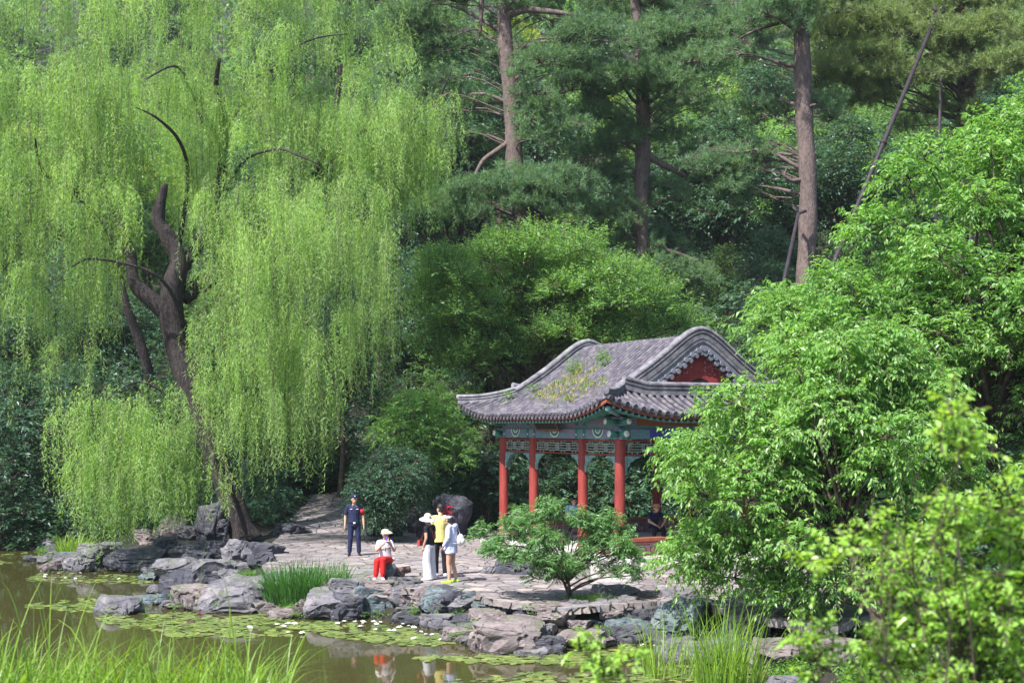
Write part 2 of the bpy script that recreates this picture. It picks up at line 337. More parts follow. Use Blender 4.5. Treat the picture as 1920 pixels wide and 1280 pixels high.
def pave():
    xs = np.arange(-12, 12, .1); ys = np.arange(24, 62, .1); X, Y = np.meshgrid(xs, ys); x = X.ravel(); y = Y.ravel()
    n, m_ = len(xs), len(ys); i = (np.arange(n - 1)[None, :] + n * np.arange(m_ - 1)[:, None]).ravel()
    F = np.stack([i, i + 1, i + n + 1, i + n], 1); c = np.stack([x[F].mean(1), y[F].mean(1)], 1)
    dd = polydist(c, PAVE); ok = inpoly(c, PAVE) | (dd < .12 * (1 + 2 * fnoise(c[:, 0], c[:, 1], .5, 9)))
    F = F[ok]; z = np.maximum(height(x, y) + .02, .0) * 0 + .0 + fnoise(x, y, 1.1, 8) * .018 + .02 + np.maximum(0, y - 46) * .16
    b = MB(); V = np.stack([x, y, z], 1); b.add(V, F)
    E = np.concatenate([F[:, [k, (k + 1) % 4]] for k in range(4)]); key = np.sort(E, 1); _, idx, cnt = np.unique(key, axis=0, return_index=True, return_counts=True); E = E[idx[cnt == 1]]
    A, C_ = V[E[:, 0]], V[E[:, 1]]; dn = np.array([0, 0, -.14]); W_ = np.stack([C_, A, A + dn, C_ + dn], 1).reshape(-1, 3); b.add(W_, np.arange(len(W_)).reshape(-1, 4))
    return b.build('paving', M['paving'], smooth=True)
tag(pave(), 'irregular pinkish flagstones of the lakeside terrace', kind='structure')

# ------------------------------------------------------------------ foliage
def leaf_quads(B, pos, d, nrm, L, W, rg, mat=0, droop=.0):
    N = len(pos); d = unit(d); s = unit(np.cross(d, nrm)); n = np.cross(s, d)
    L = np.broadcast_to(L, (N,))[:, None]; W = np.broadcast_to(W, (N,))[:, None]
    a = pos + d * L * .42 + s * W * .5 + n * W * .12; c = pos + d * L * .42 - s * W * .5 + n * W * .12
    t = pos + d * L - np.array([0, 0, 1.]) * L * droop
    V = np.stack([pos, a, t, c], 1).reshape(-1, 3); F = np.arange(N * 4).reshape(N, 4)
    B.add(V, F, mat, rg.random(N))
def sprays(B, O, D, ln, n, L, W, rg, droop=.35, hang=.3, mat=0, twig=None, upn=.9, spread=.8):
    S = len(O); D = unit(D); ln = np.broadcast_to(ln, (S,))
    t = (np.arange(n) + rg.uniform(.3, .9, (S, n))) / n
    side = unit(np.cross(D, np.array([0, 0, 1.]) + rg.normal(0, .25, (S, 3))))
    pos = O[:, None] + D[:, None] * (ln[:, None] * t)[..., None]; pos[..., 2] -= droop * ln[:, None] * t ** 2
    tan = D[:, None] - np.array([0, 0, 1.]) * (2 * droop * t)[..., None]
    sg = np.where(np.arange(n) % 2 == 0, 1, -1)[None, :, None]
    d = tan * .7 + side[:, None] * sg * spread - np.array([0, 0, 1.]) * hang + rg.normal(0, .22, (S, n, 3))
    nr = np.array([0, 0, 1.]) * upn + rg.normal(0, .45, (S, n, 3))
    k = rg.uniform(.45, 1.25, S * n) * (1 - .35 * t.ravel() ** 2)
    leaf_quads(B, pos.reshape(-1, 3), d.reshape(-1, 3), nr.reshape(-1, 3), L * k, W * k, rg, mat, .12)
    if twig is not None:
        tt = np.linspace(0, .92, 4); w = .006
        pp = O[:, None] + D[:, None] * (ln[:, None] * tt)[..., None]; pp[..., 2] -= droop * ln[:, None] * tt ** 2
        a = pp + side[:, None] * w; c = pp - side[:, None] * w
        V = np.stack([a, c], 2).reshape(-1, 3); i = (np.arange(S)[:, None] * 8 + np.arange(3)[None] * 2).ravel()
        twig.add(V, np.stack([i, i + 1, i + 3, i + 2], 1))
def curve(a, c, rg, sag=.12, n=6):
    a = np.asarray(a, float); c = np.asarray(c, float); t = np.linspace(0, 1, n)[:, None]
    ln = np.linalg.norm(c - a); off = rg.normal(0, sag * ln * .5, 3); o2 = rg.normal(0, sag * ln * .25, 3)
    return a + (c - a) * t + off * np.sin(np.pi * t) + o2 * np.sin(2 * np.pi * t) + np.array([0, 0, sag * ln]) * np.sin(np.pi * t)
def clump_shell(c, r, n, rg, lo=.55, low=-.55):
    v = unit(rg.normal(0, 1, (int(n * 2.2) + 8, 3))); v = v[v[:, 2] > low + rg.uniform(-.25, .25, len(v))][:n]
    k = lo + (1 - lo) * rg.random(len(v)) ** .6
    bump = 1 + .22 * np.sin(v[:, 0] * 5 + c[0] * 3) * np.sin(v[:, 1] * 6 + c[1] * 2) + .12 * np.sin(v[:, 2] * 9 + c[2])
    return np.asarray(c) + v * np.asarray(r) * (k * bump)[:, None], v
def fill_outline(poly, Yc, dh, n, rg, mar=0, mind=0.0):
    poly = np.array(poly, float); lo = poly.min(0); hi = poly.max(0); out = []
    tries = 0
    while len(out) < n and tries < 400:
        tries += 1
        q = rg.uniform(lo, hi, (200, 2)); ok = inpoly(q, poly); d = polydist(q, poly); q = q[ok & (d > mar)]; d = d[ok & (d > mar)]
        R_ = .3 * min(hi[0] - lo[0], hi[1] - lo[1])
        for k in range(len(q)):
            th = dh * min(1, math.sqrt(d[k] / R_)); y = Yc + rg.uniform(-1, 1) * th
            p = P(q[k, 0], q[k, 1], Yc); p[1] = y; 
            if mind and any(np.linalg.norm(p - o) < mind for o in out): continue
            out.append(p)
            if len(out) >= n: break
    return np.array(out)
def leafy_tree(name, label, cat, base, clumps, lm, leaf=(.12, .05), sp=90, nl=9, ln=.5, droop=.35, hang=.3, seed=1, trunk_r=.14, bark='twig', group=None, fork=.3, twigs=True,
               updir=.35, low=-.55, trunks=1, spread=.8, lo=.55, lean=None):
    rg = np.random.default_rng(seed); base = np.asarray(base, float)
    root = empty(name, base, label=label, cat=cat, group=group)
    cs = np.array([c[:3] for c in clumps], float); ctr = cs.mean(0)
    T = MB(); Bm = MB()
    top = base + (ctr - base) * .75
    if lean is not None: top = np.asarray(lean, float)
    forks = []
    for k in range(trunks):
        e = top + rg.normal(0, .25, 3) * (trunks > 1) * np.linalg.norm(top - base) * .6
        path = curve(base - np.array([0, 0, .2]) + rg.normal(0, .06, 3) * (trunks > 1), e, rg, .07, 9); rr = np.linspace(trunk_r * 1.15, trunk_r * .4, 9); rr[0] *= 1.35
        T.tube(path, rr, 9); forks.append((path, rr))
    for c in cs:
        path, rr = forks[rg.integers(len(forks))]
        i = int(np.clip(np.argmin(np.linalg.norm(path - c, axis=1)) - rg.integers(0, 3), int(len(path) * fork), len(path) - 1))
        pa = curve(path[i], c, rg, .1, 6); r0 = min(rr[i] * .7, .035 + .02 * np.linalg.norm(c - path[i])); rt_ = min(.012, r0 * .6)
        Bm.tube(pa, np.linspace(r0, rt_, 6), 5)
    for (cx, cy, cz, rx, rz_) in clumps:
        pts, v = clump_shell((cx, cy, cz), (rx, rx, rz_), 7, rg, .8)
        for p in pts: Bm.tube(curve((cx, cy, cz), p, rg, .08, 4), np.linspace(rt_ * 1.2, rt_ * .4, 4), 4, cap=False)
    L = MB(); tw = MB() if twigs else None
    for (cx, cy, cz, rx, rz_) in clumps:
        n = max(6, int(sp * rx * (rx + rz_) / 2))
        O, v = clump_shell((cx, cy, cz), (rx, rx, rz_), n, rg, lo, low)
        D = v * .8 + rg.normal(0, .45, v.shape) + np.array([0, 0, updir])
        sprays(L, O - v * ln * .3, D, ln * rg.uniform(.6, 1.2, len(O)), nl, leaf[0], leaf[1], rg, droop, hang, 0, tw, spread=spread)
    T.build('trunk', M[bark], root, True); Bm.build('branch', M[bark], root, True)
    cr = L.build('crown', lm, root)
    if twigs and tw.n: tw.build('twigs', M['twig'], cr)
    rebase(root); return root
def clumps_from(poly, Yc, dh, n, rg, r=(.7, 1.1), flat=.8, mar=20, mind=.5):
    pts = fill_outline(poly, Yc, dh, n, rg, mar, mind)
    return [(*p, rr, rr * flat) for p, rr in zip(pts, rg.uniform(*r, len(pts)))]

# ------------------------------------------------------------------ pavilion
M['red'] = surf('red_lacquer', [(.25, (.085, .02, .018)), (.42, (.19, .026, .022)), (.62, (.25, .042, .034)), (.8, (.33, .10, .08))], 4, .62, .25, stretch=(2.2, 2.2, .35))
M['dred'] = surf('gable_red', [(.3, (.16, .022, .025)), (.7, (.27, .04, .038))], 6, .8, .4)
M['tile'] = surf('roof_tile', [(.28, (.028, .026, .036)), (.5, (.08, .074, .094)), (.76, (.20, .175, .17))], 5, .85, .7, detail=10, bscale=20, dist=.03)
M['trough'] = surf('roof_trough', [(.3, (.025, .022, .026)), (.7, (.09, .08, .085))], 8, .9, .4)
M['ridge'] = surf('ridge_brick', [(.3, (.055, .052, .062)), (.52, (.15, .143, .165)), (.75, (.27, .255, .255))], 4, .85, .5, detail=9)
M['plaster'] = surf('grey_plaster', [(.3, (.10, .105, .135)), (.7, (.20, .205, .245))], 5, .85, .3)
M['eave'] = surf('eave_board', [(.3, (.17, .045, .025)), (.7, (.27, .085, .045))], 6, .7, .2)
M['green'] = surf('painted_green', [(.35, (.018, .10, .075)), (.65, (.05, .20, .15))], 9, .6, .1)
M['teal'] = surf('painted_teal', [(.35, (.07, .17, .17)), (.65, (.18, .31, .29))], 12, .6, .1)
M['blue'] = plain('painted_blue', (.05, .06, .30), .6)
M['white'] = plain('painted_white', (.62, .62, .58), .6)
M['black'] = plain('black_wood', (.018, .014, .013), .6)
M['stone'] = surf('cut_stone', [(.3, (.34, .33, .32)), (.7, (.52, .50, .47))], 4, .85, .4, bscale=30, dist=.01)
M['mauve'] = surf('bench_panel', [(.3, (.20, .13, .15)), (.7, (.32, .22, .24))], 6, .8, .3)
M['latt'] = plain('lattice_paint', (.26, .30, .27), .7)
M['oran'] = plain('ochre_board', (.26, .09, .03), .7)
def beam_paint():
    m, nt, nodes, links, bs = mat('painted_beam')
    tc = nodes.new('ShaderNodeTexCoord'); vo = nodes.new('ShaderNodeTexVoronoi'); vo.inputs['Scale'].default_value = 16; links.new(tc.outputs['Object'], vo.inputs['Vector'])
    nz = nodes.new('ShaderNodeTexNoise'); nz.inputs['Scale'].default_value = 3.; links.new(tc.outputs['Object'], nz.inputs['Vector'])
    r = ramp(nodes, [(0, (.55, .55, .48)), (.16, (.10, .30, .30)), (.34, (.045, .19, .16)), (.6, (.10, .10, .25))]); links.new(vo.outputs['Distance'], r.inputs[0])
    r2 = ramp(nodes, [(.42, (.35, .22, .30)), (.55, (.12, .28, .27))]); links.new(nz.outputs['Fac'], r2.inputs[0])
    mx = nodes.new('ShaderNodeMix'); mx.data_type = 'RGBA'; mx.inputs['Factor'].default_value = .45; links.new(r.outputs[0], mx.inputs[6]); links.new(r2.outputs[0], mx.inputs[7])
    links.new(mx.outputs[2], bs.inputs['Base Color']); bs.inputs['Roughness'].default_value = .65; return m
M['beam'] = beam_paint()

PD = np.array([2.88, 35.6, 0.]); PU = np.array([-.457, .8895, 0.]); PV = np.array([.8895, .457, 0.]); PZ = np.array([0, 0, 1.])
LU, WV, OV, FZ = 6.86, 5.7, 1.1, .20               # length, width, eave overhang, floor level
CT = 3.34                                           # column top
def W(u, v, z): return PD + np.multiply.outer(np.asarray(u, float), PU) + np.multiply.outer(np.asarray(v, float), PV) + np.multiply.outer(np.asarray(z, float), PZ)
PROT = math.atan2(PV[1], PV[0])                     # turns local x onto v, so local y is u
UG = .33
_t = np.array([0, .18, .367, .57, .775, .86, .92, .965, 1.0, 1.035, 1.08]); _g = np.array([0, .12, .29, .51, .765, .875, .945, .985, 1.0, .985, .95])
_pf = np.poly1d(np.polyfit(_t, _g, 6))
DM = OV + WV / 2
def prof(d):
    t = np.clip(np.asarray(d, float) / DM, 0, 1); return 3.97 + 2.22 * (_pf(t) - _pf(0) * (1 - t))
def lift(u, v):                                     # corner upturn from distance to nearest corner
    du = np.minimum(u + OV, LU + OV - u); dv = np.minimum(v + OV, WV + OV - v)
    m = np.maximum(du, dv); return .46 * np.clip(1 - m / 2.5, 0, 1) ** 2 
def roofz(u, v, side=None):
    u = np.asarray(u, float); v = np.asarray(v, float)
    dv = np.minimum(v + OV, WV + OV - v); du = np.minimum(u + OV, LU + OV - u)
    d = dv if side == 'long' else (du if side == 'short' else np.minimum(du, dv))
    return prof(d) + lift(u, v)
pav = empty('pavilion', W(LU / 2, WV / 2, 0), label='red columned lakeside pavilion with a curved grey tiled roof', cat='pavilion')
def pv_obj(b, name, m, parent=None, smooth=False): return b.build(name, m, parent or pav, smooth)
# platform
b = MB()
def uvbox(B, u0, u1, v0, v1, z0, z1, mat=0):
    V = [W(u, v, z) for z in (z0, z1) for u, v in ((u0, v0), (u1, v0), (u1, v1), (u0, v1))]
    B.add(np.array(V), [(0, 1, 2, 3), (7, 6, 5, 4), (4, 5, 1, 0), (5, 6, 2, 1), (6, 7, 3, 2), (7, 4, 0, 3)], mat)
uvbox(b, -.55, LU + .55, -.55, WV + .55, -.3, FZ); uvbox(b, -.95, -.553, .6, WV - .6, -.3, FZ - .16)
pv_obj(b, 'platform', M['stone'])
# columns
cu = [0, LU * .285, LU * .711, LU]; cols = [(u, 0) for u in cu] + [(u, WV) for u in cu] + [(0, WV * .27), (0, WV * .73), (LU, WV * .27), (LU, WV * .73)]
cols = cols[:8]
for u, v in cols:
    b = MB(); c = W(u, v, 0); b.tube([c + PZ * z for z in (FZ + .1, FZ + .5, 1.8, CT)], [.147, .145, .14, .134], 20, cap=False)
    o = pv_obj(b, 'column', M['red'], smooth=True)
    b = MB(); b.tube([c + PZ * z for z in (FZ - .002, FZ + .04, FZ + .09, FZ + .12)], [.22, .23, .20, .16], 20); b.build('plinth', M['stone'], o, True)
# beams: lower architrave, board, purlin on every side
def side_runs():
    return [((0, 0), (LU, 0)), ((0, WV), (LU, WV)), ((0, 0), (0, WV)), ((LU, 0), (LU, WV))]
for k, ((u0, v0), (u1, v1)) in enumerate(side_runs()):
    along_u = v0 == v1; b = MB(); w = .09
    e = .0 if along_u else w + .004
    for z0, z1, ww, ex in ((CT + .002, CT + .27, w, .22), (CT + .275, CT + .36, w * .5, .0), (CT + .365, CT + .60, w * .9, .30)):
        if along_u: uvbox(b, u0 - ex, u1 + ex, v0 - ww, v0 + ww, z0, z1)
        else: uvbox(b, u0 - ww * .97, u0 + ww * .97, w + .003 if ex == 0 else -ex, v1 - (w + .003) if ex == 0 else v1 + ex, z0 + .003, z1 - .003)
    pv_obj(b, 'beam', M['beam'])
    # green end blocks, blue and ochre panels, medallions standing proud of the beam
    segs = [cu[i:i + 2] for i in range(3)] if along_u else [[0, WV]]
    def onbeam(B, a0, a1, z0, z1, out, mat=0):
        s_ = -1 if (v0 == 0 and along_u) or (u0 == 0 and not along_u) else 1
        if along_u: uvbox(B, a0, a1, *sorted((v0 + s_ * (w - .01), v0 + s_ * (w + out))), z0, z1, mat)
        else: uvbox(B, *sorted((u0 + s_ * (w - .01), u0 + s_ * (w + out))), a0, a1, z0, z1, mat)
    for a0, a1 in segs:
        g = MB(); md = MB()
        for zz0, zz1, o_ in ((CT + .01, CT + .262, .008), (CT + .372, CT + .592, .006)):
            for p_, q_ in ((a0 + .16, a0 + .26), (a1 - .26, a1 - .16)): onbeam(g, p_, q_, zz0, zz1, o_, 0)
            for p_, q_ in ((a0 + .28, a0 + .31), (a1 - .31, a1 - .28)): onbeam(g, p_, q_, zz0, zz1, o_, 1)
            for p_ in (a0 + .21, a1 - .21): onbeam(g, p_ - .025, p_ + .025, zz0 + .08, zz0 + .13, o_ + .006, 2)
        mid = (a0 + a1) / 2; hw = min(.9, (a1 - a0) * .2)
        if not along_u:
            onbeam(g, a0 + .9, mid - .25, CT + .01, CT + .262, .008, 3); onbeam(g, mid + .25, a1 - .9, CT + .01, CT + .262, .008, 3)
            onbeam(g, a0 + .5, a1 - .5, CT + .372, CT + .592, .006, 4)
        for q in range(10):                         # half round medallion in stacked rings
            th0, th1 = math.pi * q / 10, math.pi * (q + 1) / 10
            for r0, r1, mm, oo in ((.20, .235, 2, .014), (.12, .20, 0, .010), (.085, .12, 2, .016), (0, .085, 1, .012)):
                s_ = -1 if (v0 == 0 and along_u) or (u0 == 0 and not along_u) else 1
                V = [];
                for r_, th in ((r0, th0), (r1, th0), (r1, th1), (r0, th1)):
                    a = mid + r_ * 1.25 * math.cos(th); z = CT + .262 - r_ * math.sin(th)
                    V.append(W(a, v0 + s_ * (w + oo), z) if along_u else W(u0 + s_ * (w + oo), a, z))
                md.add(np.array(V), [(0, 1, 2, 3)], mm)
        pv_obj(g, 'beam_panel', [M['green'], M['teal'], M['white'], M['blue'], M['oran']]); pv_obj(md, 'medallion', [M['green'], M['teal'], M['white']])
# beam heads at the corners (rounded green cloud heads)
for (u, v) in ((0, 0), (LU, 0), (0, WV), (LU, WV)):
    b = MB(); su = -1 if u == 0 else 1; sv = -1 if v == 0 else 1
    for du, dv in ((su, 0), (0, sv)):
        for z, ln, r in ((CT + .13, .34, .125), (CT + .46, .46, .11)):
            c0 = W(u + du * .1, v + dv * .1, z); c1 = W(u + du * ln, v + dv * ln, z + .02)
            b.tube([c0, c0 * .4 + c1 * .6, c1], [r, r * .98, r * .82], 12); b.tube([c1 - unit(c1 - c0) * .07, c1 + unit(c1 - c0) * .01], [r * .86, r * .7], 12, 1)
    c0 = W(u, v, CT + .66); c1 = W(u + su * .95, v + sv * .95, CT + .80); b.tube([c0, c1], [.09, .075], 8, 2)
    pv_obj(b, 'beam_head', [M['green'], M['white'], M['teal']], smooth=True)
# lattice frieze and corner brackets
def lattice(B, a, c, z0, z1, th=.028, cells=None):
    a = np.asarray(a, float); c = np.asarray(c, float); ln = np.linalg.norm(c - a); d = (c - a) / ln; rz = math.atan2(d[1], d[0])
    def bar(s0, s1, za, zb, mat=0, t=th):
        m_ = a + d * (s0 + s1) / 2; B.box((m_[0], m_[1], (za + zb) / 2), (abs(s1 - s0), t, zb - za), rz, mat)
    bar(0, ln, z1 - .035, z1, 1, .05); bar(0, ln, z0, z0 + .035, 1, .05); bar(0, .035, z0 + .036, z1 - .036, 1, .05); bar(ln - .035, ln, z0 + .036, z1 - .036, 1, .05)
    n = cells or max(1, round(ln / .62)); w = (ln - .08) / n; h = z1 - z0 - .07; q = .018
    for i in range(n):
        s = .04 + i * w; zb = z0 + .035
        x0, x1 = s + w * .12, s + w * .88
        for f in (.2, .8): bar(s + .002, s + w - .002, zb + h * f - q / 2, zb + h * f + q / 2)
        for f in (.38, .62): bar(x0 + q, x1 - q, zb + h * f - q / 2, zb + h * f + q / 2)
        for x in (x0, x1): bar(x, x + q, zb + h * .2 + q / 2 + .001, zb + h * .8 - q / 2 - .001, t=th * 1.05)
        for x in (s + w * .33, s + w * .62): bar(x, x + q, zb + .002, zb + h * .2 - q / 2); bar(x, x + q, zb + h * .8 + q / 2, zb + h - .002)
        if i: bar(s - q / 2, s + q / 2, zb + h * .2, zb + h * .8, t=th * .9)
runs = [((cu[i], 0), (cu[i + 1], 0)) for i in range(3)] + [((cu[i], WV), (cu[i + 1], WV)) for i in range(3)] + [((0, 0), (0, WV)), ((LU, 0), (LU, WV))]
for (a, c) in runs:
    b = MB(); A = W(a[0], a[1], 0); C_ = W(c[0], c[1], 0); d = unit(C_ - A)
    lattice(b, A + d * .14, C_ - d * .14, 2.90, 3.31); o = pv_obj(b, 'lattice_frieze', [M['latt'], M['red']])
    for s0, sg in ((A + d * .145, 1), (C_ - d * .145, -1)):
        b = MB(); pts = [(0, 2.885), (.52, 2.885), (.48, 2.84), (.34, 2.81), (.25, 2.74), (.17, 2.70), (.13, 2.60), (.045, 2.57), (.045, 2.50), (0, 2.50)]
        nrm = np.array([-d[1], d[0], 0]); V = [s0 + d * sg * x + nrm * t_ + PZ * z for t_ in (-.018, .018) for x, z in pts]; n = len(pts)
        b.add(np.array(V), [tuple(range(n)), tuple(range(2 * n - 1, n - 1, -1))] + [(i, (i + 1) % n, n + (i + 1) % n, n + i) for i in range(n)])
        pv_obj(b, 'bracket', M['teal'])
        b = MB(); q = s0 + d * sg * .03; b.box((q[0], q[1], 2.52), (.06, .07, .22), math.atan2(d[1], d[0])); pv_obj(b, 'hanging_post', M['teal'])
# bench walls with fretwork, open in the middle of the long front
def bench(a, c):
    A = W(*a, 0); C_ = W(*c, 0); d = unit(C_ - A); A = A + d * .15; C_ = C_ - d * .15; ln = np.linalg.norm(C_ - A); rz = math.atan2(d[1], d[0]); m_ = (A + C_) / 2
    b = MB(); b.box((m_[0], m_[1], (FZ + .60) / 2 + .002), (ln, .12, .60 - FZ), rz); o = pv_obj(b, 'bench_wall', M['mauve'])
    b = MB(); b.box((m_[0], m_[1], .645), (ln, .36, .085), rz); pv_obj(b, 'bench_seat', M['eave'])
    b = MB()
    nrm = np.array([d[1], -d[0], 0])
    for sg in (1, -1):
        off = nrm * sg * .064; n = max(2, round(ln / .75)); w = ln / n
        def bar(s0, s1, z0, z1): q = A + off + d * (s0 + s1) / 2; b.box((q[0], q[1], (z0 + z1) / 2), (s1 - s0, .012, z1 - z0), rz)
        bar(0, ln, .24, .262); bar(0, ln, .56, .582)
        for i in range(n):
            s = i * w
            for x in (.18, .5, .82): bar(s + w * x - .01, s + w * x + .01, .263, .41 if x != .5 else .36)
            bar(s, s + w * .8, .411, .431); bar(s + w * .3, s + w, .49, .51)
            bar(s + w * .3, s + w * .3 + .02, .432, .489); bar(s + w * .66, s + w * .66 + .02, .511, .559); bar(s, s + .02, .263, .41)
    pv_obj(b, 'fretwork', M['dred'], o)
for a, c in (((cu[0], 0), (cu[1], 0)), ((cu[2], 0), (cu[3], 0)), ((0, 0), (0, WV)), ((LU, 0), (LU, WV)), ((cu[0], WV), (cu[1], WV)), ((cu[2], WV), (cu[3], WV)), ((cu[1], WV), (cu[2], WV))): bench(a, c)
# ceiling, soffit
b = MB(); uvbox(b, .1, LU - .1, .1, WV - .1, CT + .605, CT + .64); pv_obj(b, 'ceiling', M['black'])
b = MB()
nU, nV = 60, 50
us = np.linspace(-OV + .12, LU + OV - .12, nU); vs = np.linspace(-OV + .12, WV + OV - .12, nV)
UU, VV = np.meshgrid(us, vs, indexing='ij'); ZZ = np.minimum(roofz(UU, VV), 4.45 + lift(UU, VV)) - .17
i = (np.arange(nU - 1)[:, None] * nV + np.arange(nV - 1)[None]).ravel()
b.add(W(UU.ravel(), VV.ravel(), ZZ.ravel()), np.stack([i, i + 1, i + nV + 1, i + nV], 1)); pv_obj(b, 'soffit', M['black'])
# rafters and eave boards round the four sides
def eave_pts(side, n, inset=0.0):
    if side == 0: a = np.linspace(-OV + inset, LU + OV - inset, n); return a, np.full(n, -OV + inset)
    if side == 1: a = np.linspace(-OV + inset, LU + OV - inset, n); return a, np.full(n, WV + OV - inset)
    if side == 2: a = np.linspace(-OV + inset, WV + OV - inset, n); return np.full(n, -OV + inset), a
    a = np.linspace(-OV + inset, WV + OV - inset, n); return np.full(n, LU + OV - inset), a
for side in range(4):
    n = int(((LU if side < 2 else WV) + 2 * OV) / .19); u, v = eave_pts(side, n, .10); b = MB(); nrm = [-PV, PV, -PU, PU][side]
    for k in range(1, n - 1):
        z = 3.97 + lift(u[k] , v[k]) - .155; p = W(u[k], v[k], z); q = p - nrm * .55 + PZ * .03
        b.tube([p + nrm * .0, q], [.042, .042], 4, 0); b.box(p + nrm * .004, (.075, .012, .075), PROT if side > 1 else PROT + math.pi / 2, 1)
    pv_obj(b, 'rafters', [M['green'], M['teal']])
    b = MB(); u, v = eave_pts(side, 60, .045); pts = W(u, v, 3.97 + lift(u, v) - .055); b.sweep(pts, [(-.02, -.055), (.02, -.055), (.02, .035), (-.02, .035)], nrm); pv_obj(b, 'eave_board', M['eave'])
# roof skins and tile rows
def tile_row(B, u, v, z, across):
    pts = W(u, v, z); n = len(pts); T = unit(np.gradient(pts, axis=0)); s_ = np.broadcast_to(across, pts.shape); N = unit(np.cross(s_, T)); N = N * np.sign(N[:, 2:3])
    a = np.linspace(0, np.pi, 7); V = []
    rr = .058 + .006 * (np.arange(n) % 2)
    for i in range(n): V.append(pts[i] + rr[i] * (np.cos(a)[:, None] * s_[i] + np.sin(a)[:, None] * N[i]) )
    V = np.concatenate(V); m_ = 7; i = (np.arange(n - 1)[:, None] * m_ + np.arange(m_ - 1)[None]).ravel()
    B.add(V, np.stack([i, i + 1, i + m_ + 1, i + m_], 1), 0)
    B.tube([pts[0] + T[0] * .02 + N[0] * .012, pts[0] - T[0] * .035 + N[0] * .012], [.066, .068], 12, 0)      # round end tile
def drip(B, p, across, T, down=.10):
    V = [p - across * .085, p + across * .085, p + across * .05 - PZ * down * .7, p - PZ * down, p - across * .05 - PZ * down * .7]
    V = V + [q - T * .02 for q in V]; B.add(np.array(V), [(0, 1, 2, 3, 4), (9, 8, 7, 6, 5)] + [(i, (i + 1) % 5, 5 + (i + 1) % 5, 5 + i) for i in range(5)], 0)
SPC = .222
for side in range(4):
    b = MB(); base = MB(); long_ = side < 2; ln = (LU if long_ else WV) + 2 * OV; n = round(ln / (SPC if long_ else .25)); st = ln / n
    for k in range(n):
        s = -OV + st * (k + .5)
        d_c = min(s + OV, (LU if long_ else WV) + OV - s)   # distance to the hip end
        dmax = (DM if d_c > OV + UG else d_c) if long_ else min(d_c, OV + UG)
        if dmax < .12: continue
        d = np.linspace(-.02, dmax, max(3, int(dmax / .13)))
        if long_: u = np.full(len(d), s); v = -OV + d if side == 0 else WV + OV - d
        else: v = np.full(len(d), s); u = -OV + d if side == 2 else LU + OV - d
        tile_row(b, u, v, roofz(u, v, 'long' if long_ else 'short') + .03, PU if long_ else PV)
        nrm = [-PV, PV, -PU, PU][side]
        u0 = s + st / 2 if long_ else u[0]; v0 = v[0] if long_ else s + st / 2
        drip(b, W(u0, v0, roofz(u0, v0, 'long' if long_ else 'short') + .005) + nrm * .0, PU if long_ else PV, nrm)
    # skin under the rows
    S = np.linspace(-OV, (LU if long_ else WV) + OV, 90); Dd = np.linspace(0, 1, 24); VV_ = []
    for s in S:
        d_c = min(s + OV, (LU if long_ else WV) + OV - s); dmax = (DM if d_c > OV + UG else d_c) if long_ else min(d_c, OV + UG)
        d = Dd * dmax
        if long_: u = np.full(24, s); v = -OV + d if side == 0 else WV + OV - d
        else: v = np.full(24, s); u = -OV + d if side == 2 else LU + OV - d
        VV_.append(W(u, v, roofz(u, v, 'long' if long_ else 'short')))
    VV_ = np.concatenate(VV_); i = (np.arange(89)[:, None] * 24 + np.arange(23)[None]).ravel()
    b.add(VV_, np.stack([i, i + 1, i + 25, i + 24], 1), 1)
    pv_obj(b, 'roof_slope', [M['tile'], M['trough']], smooth=False)
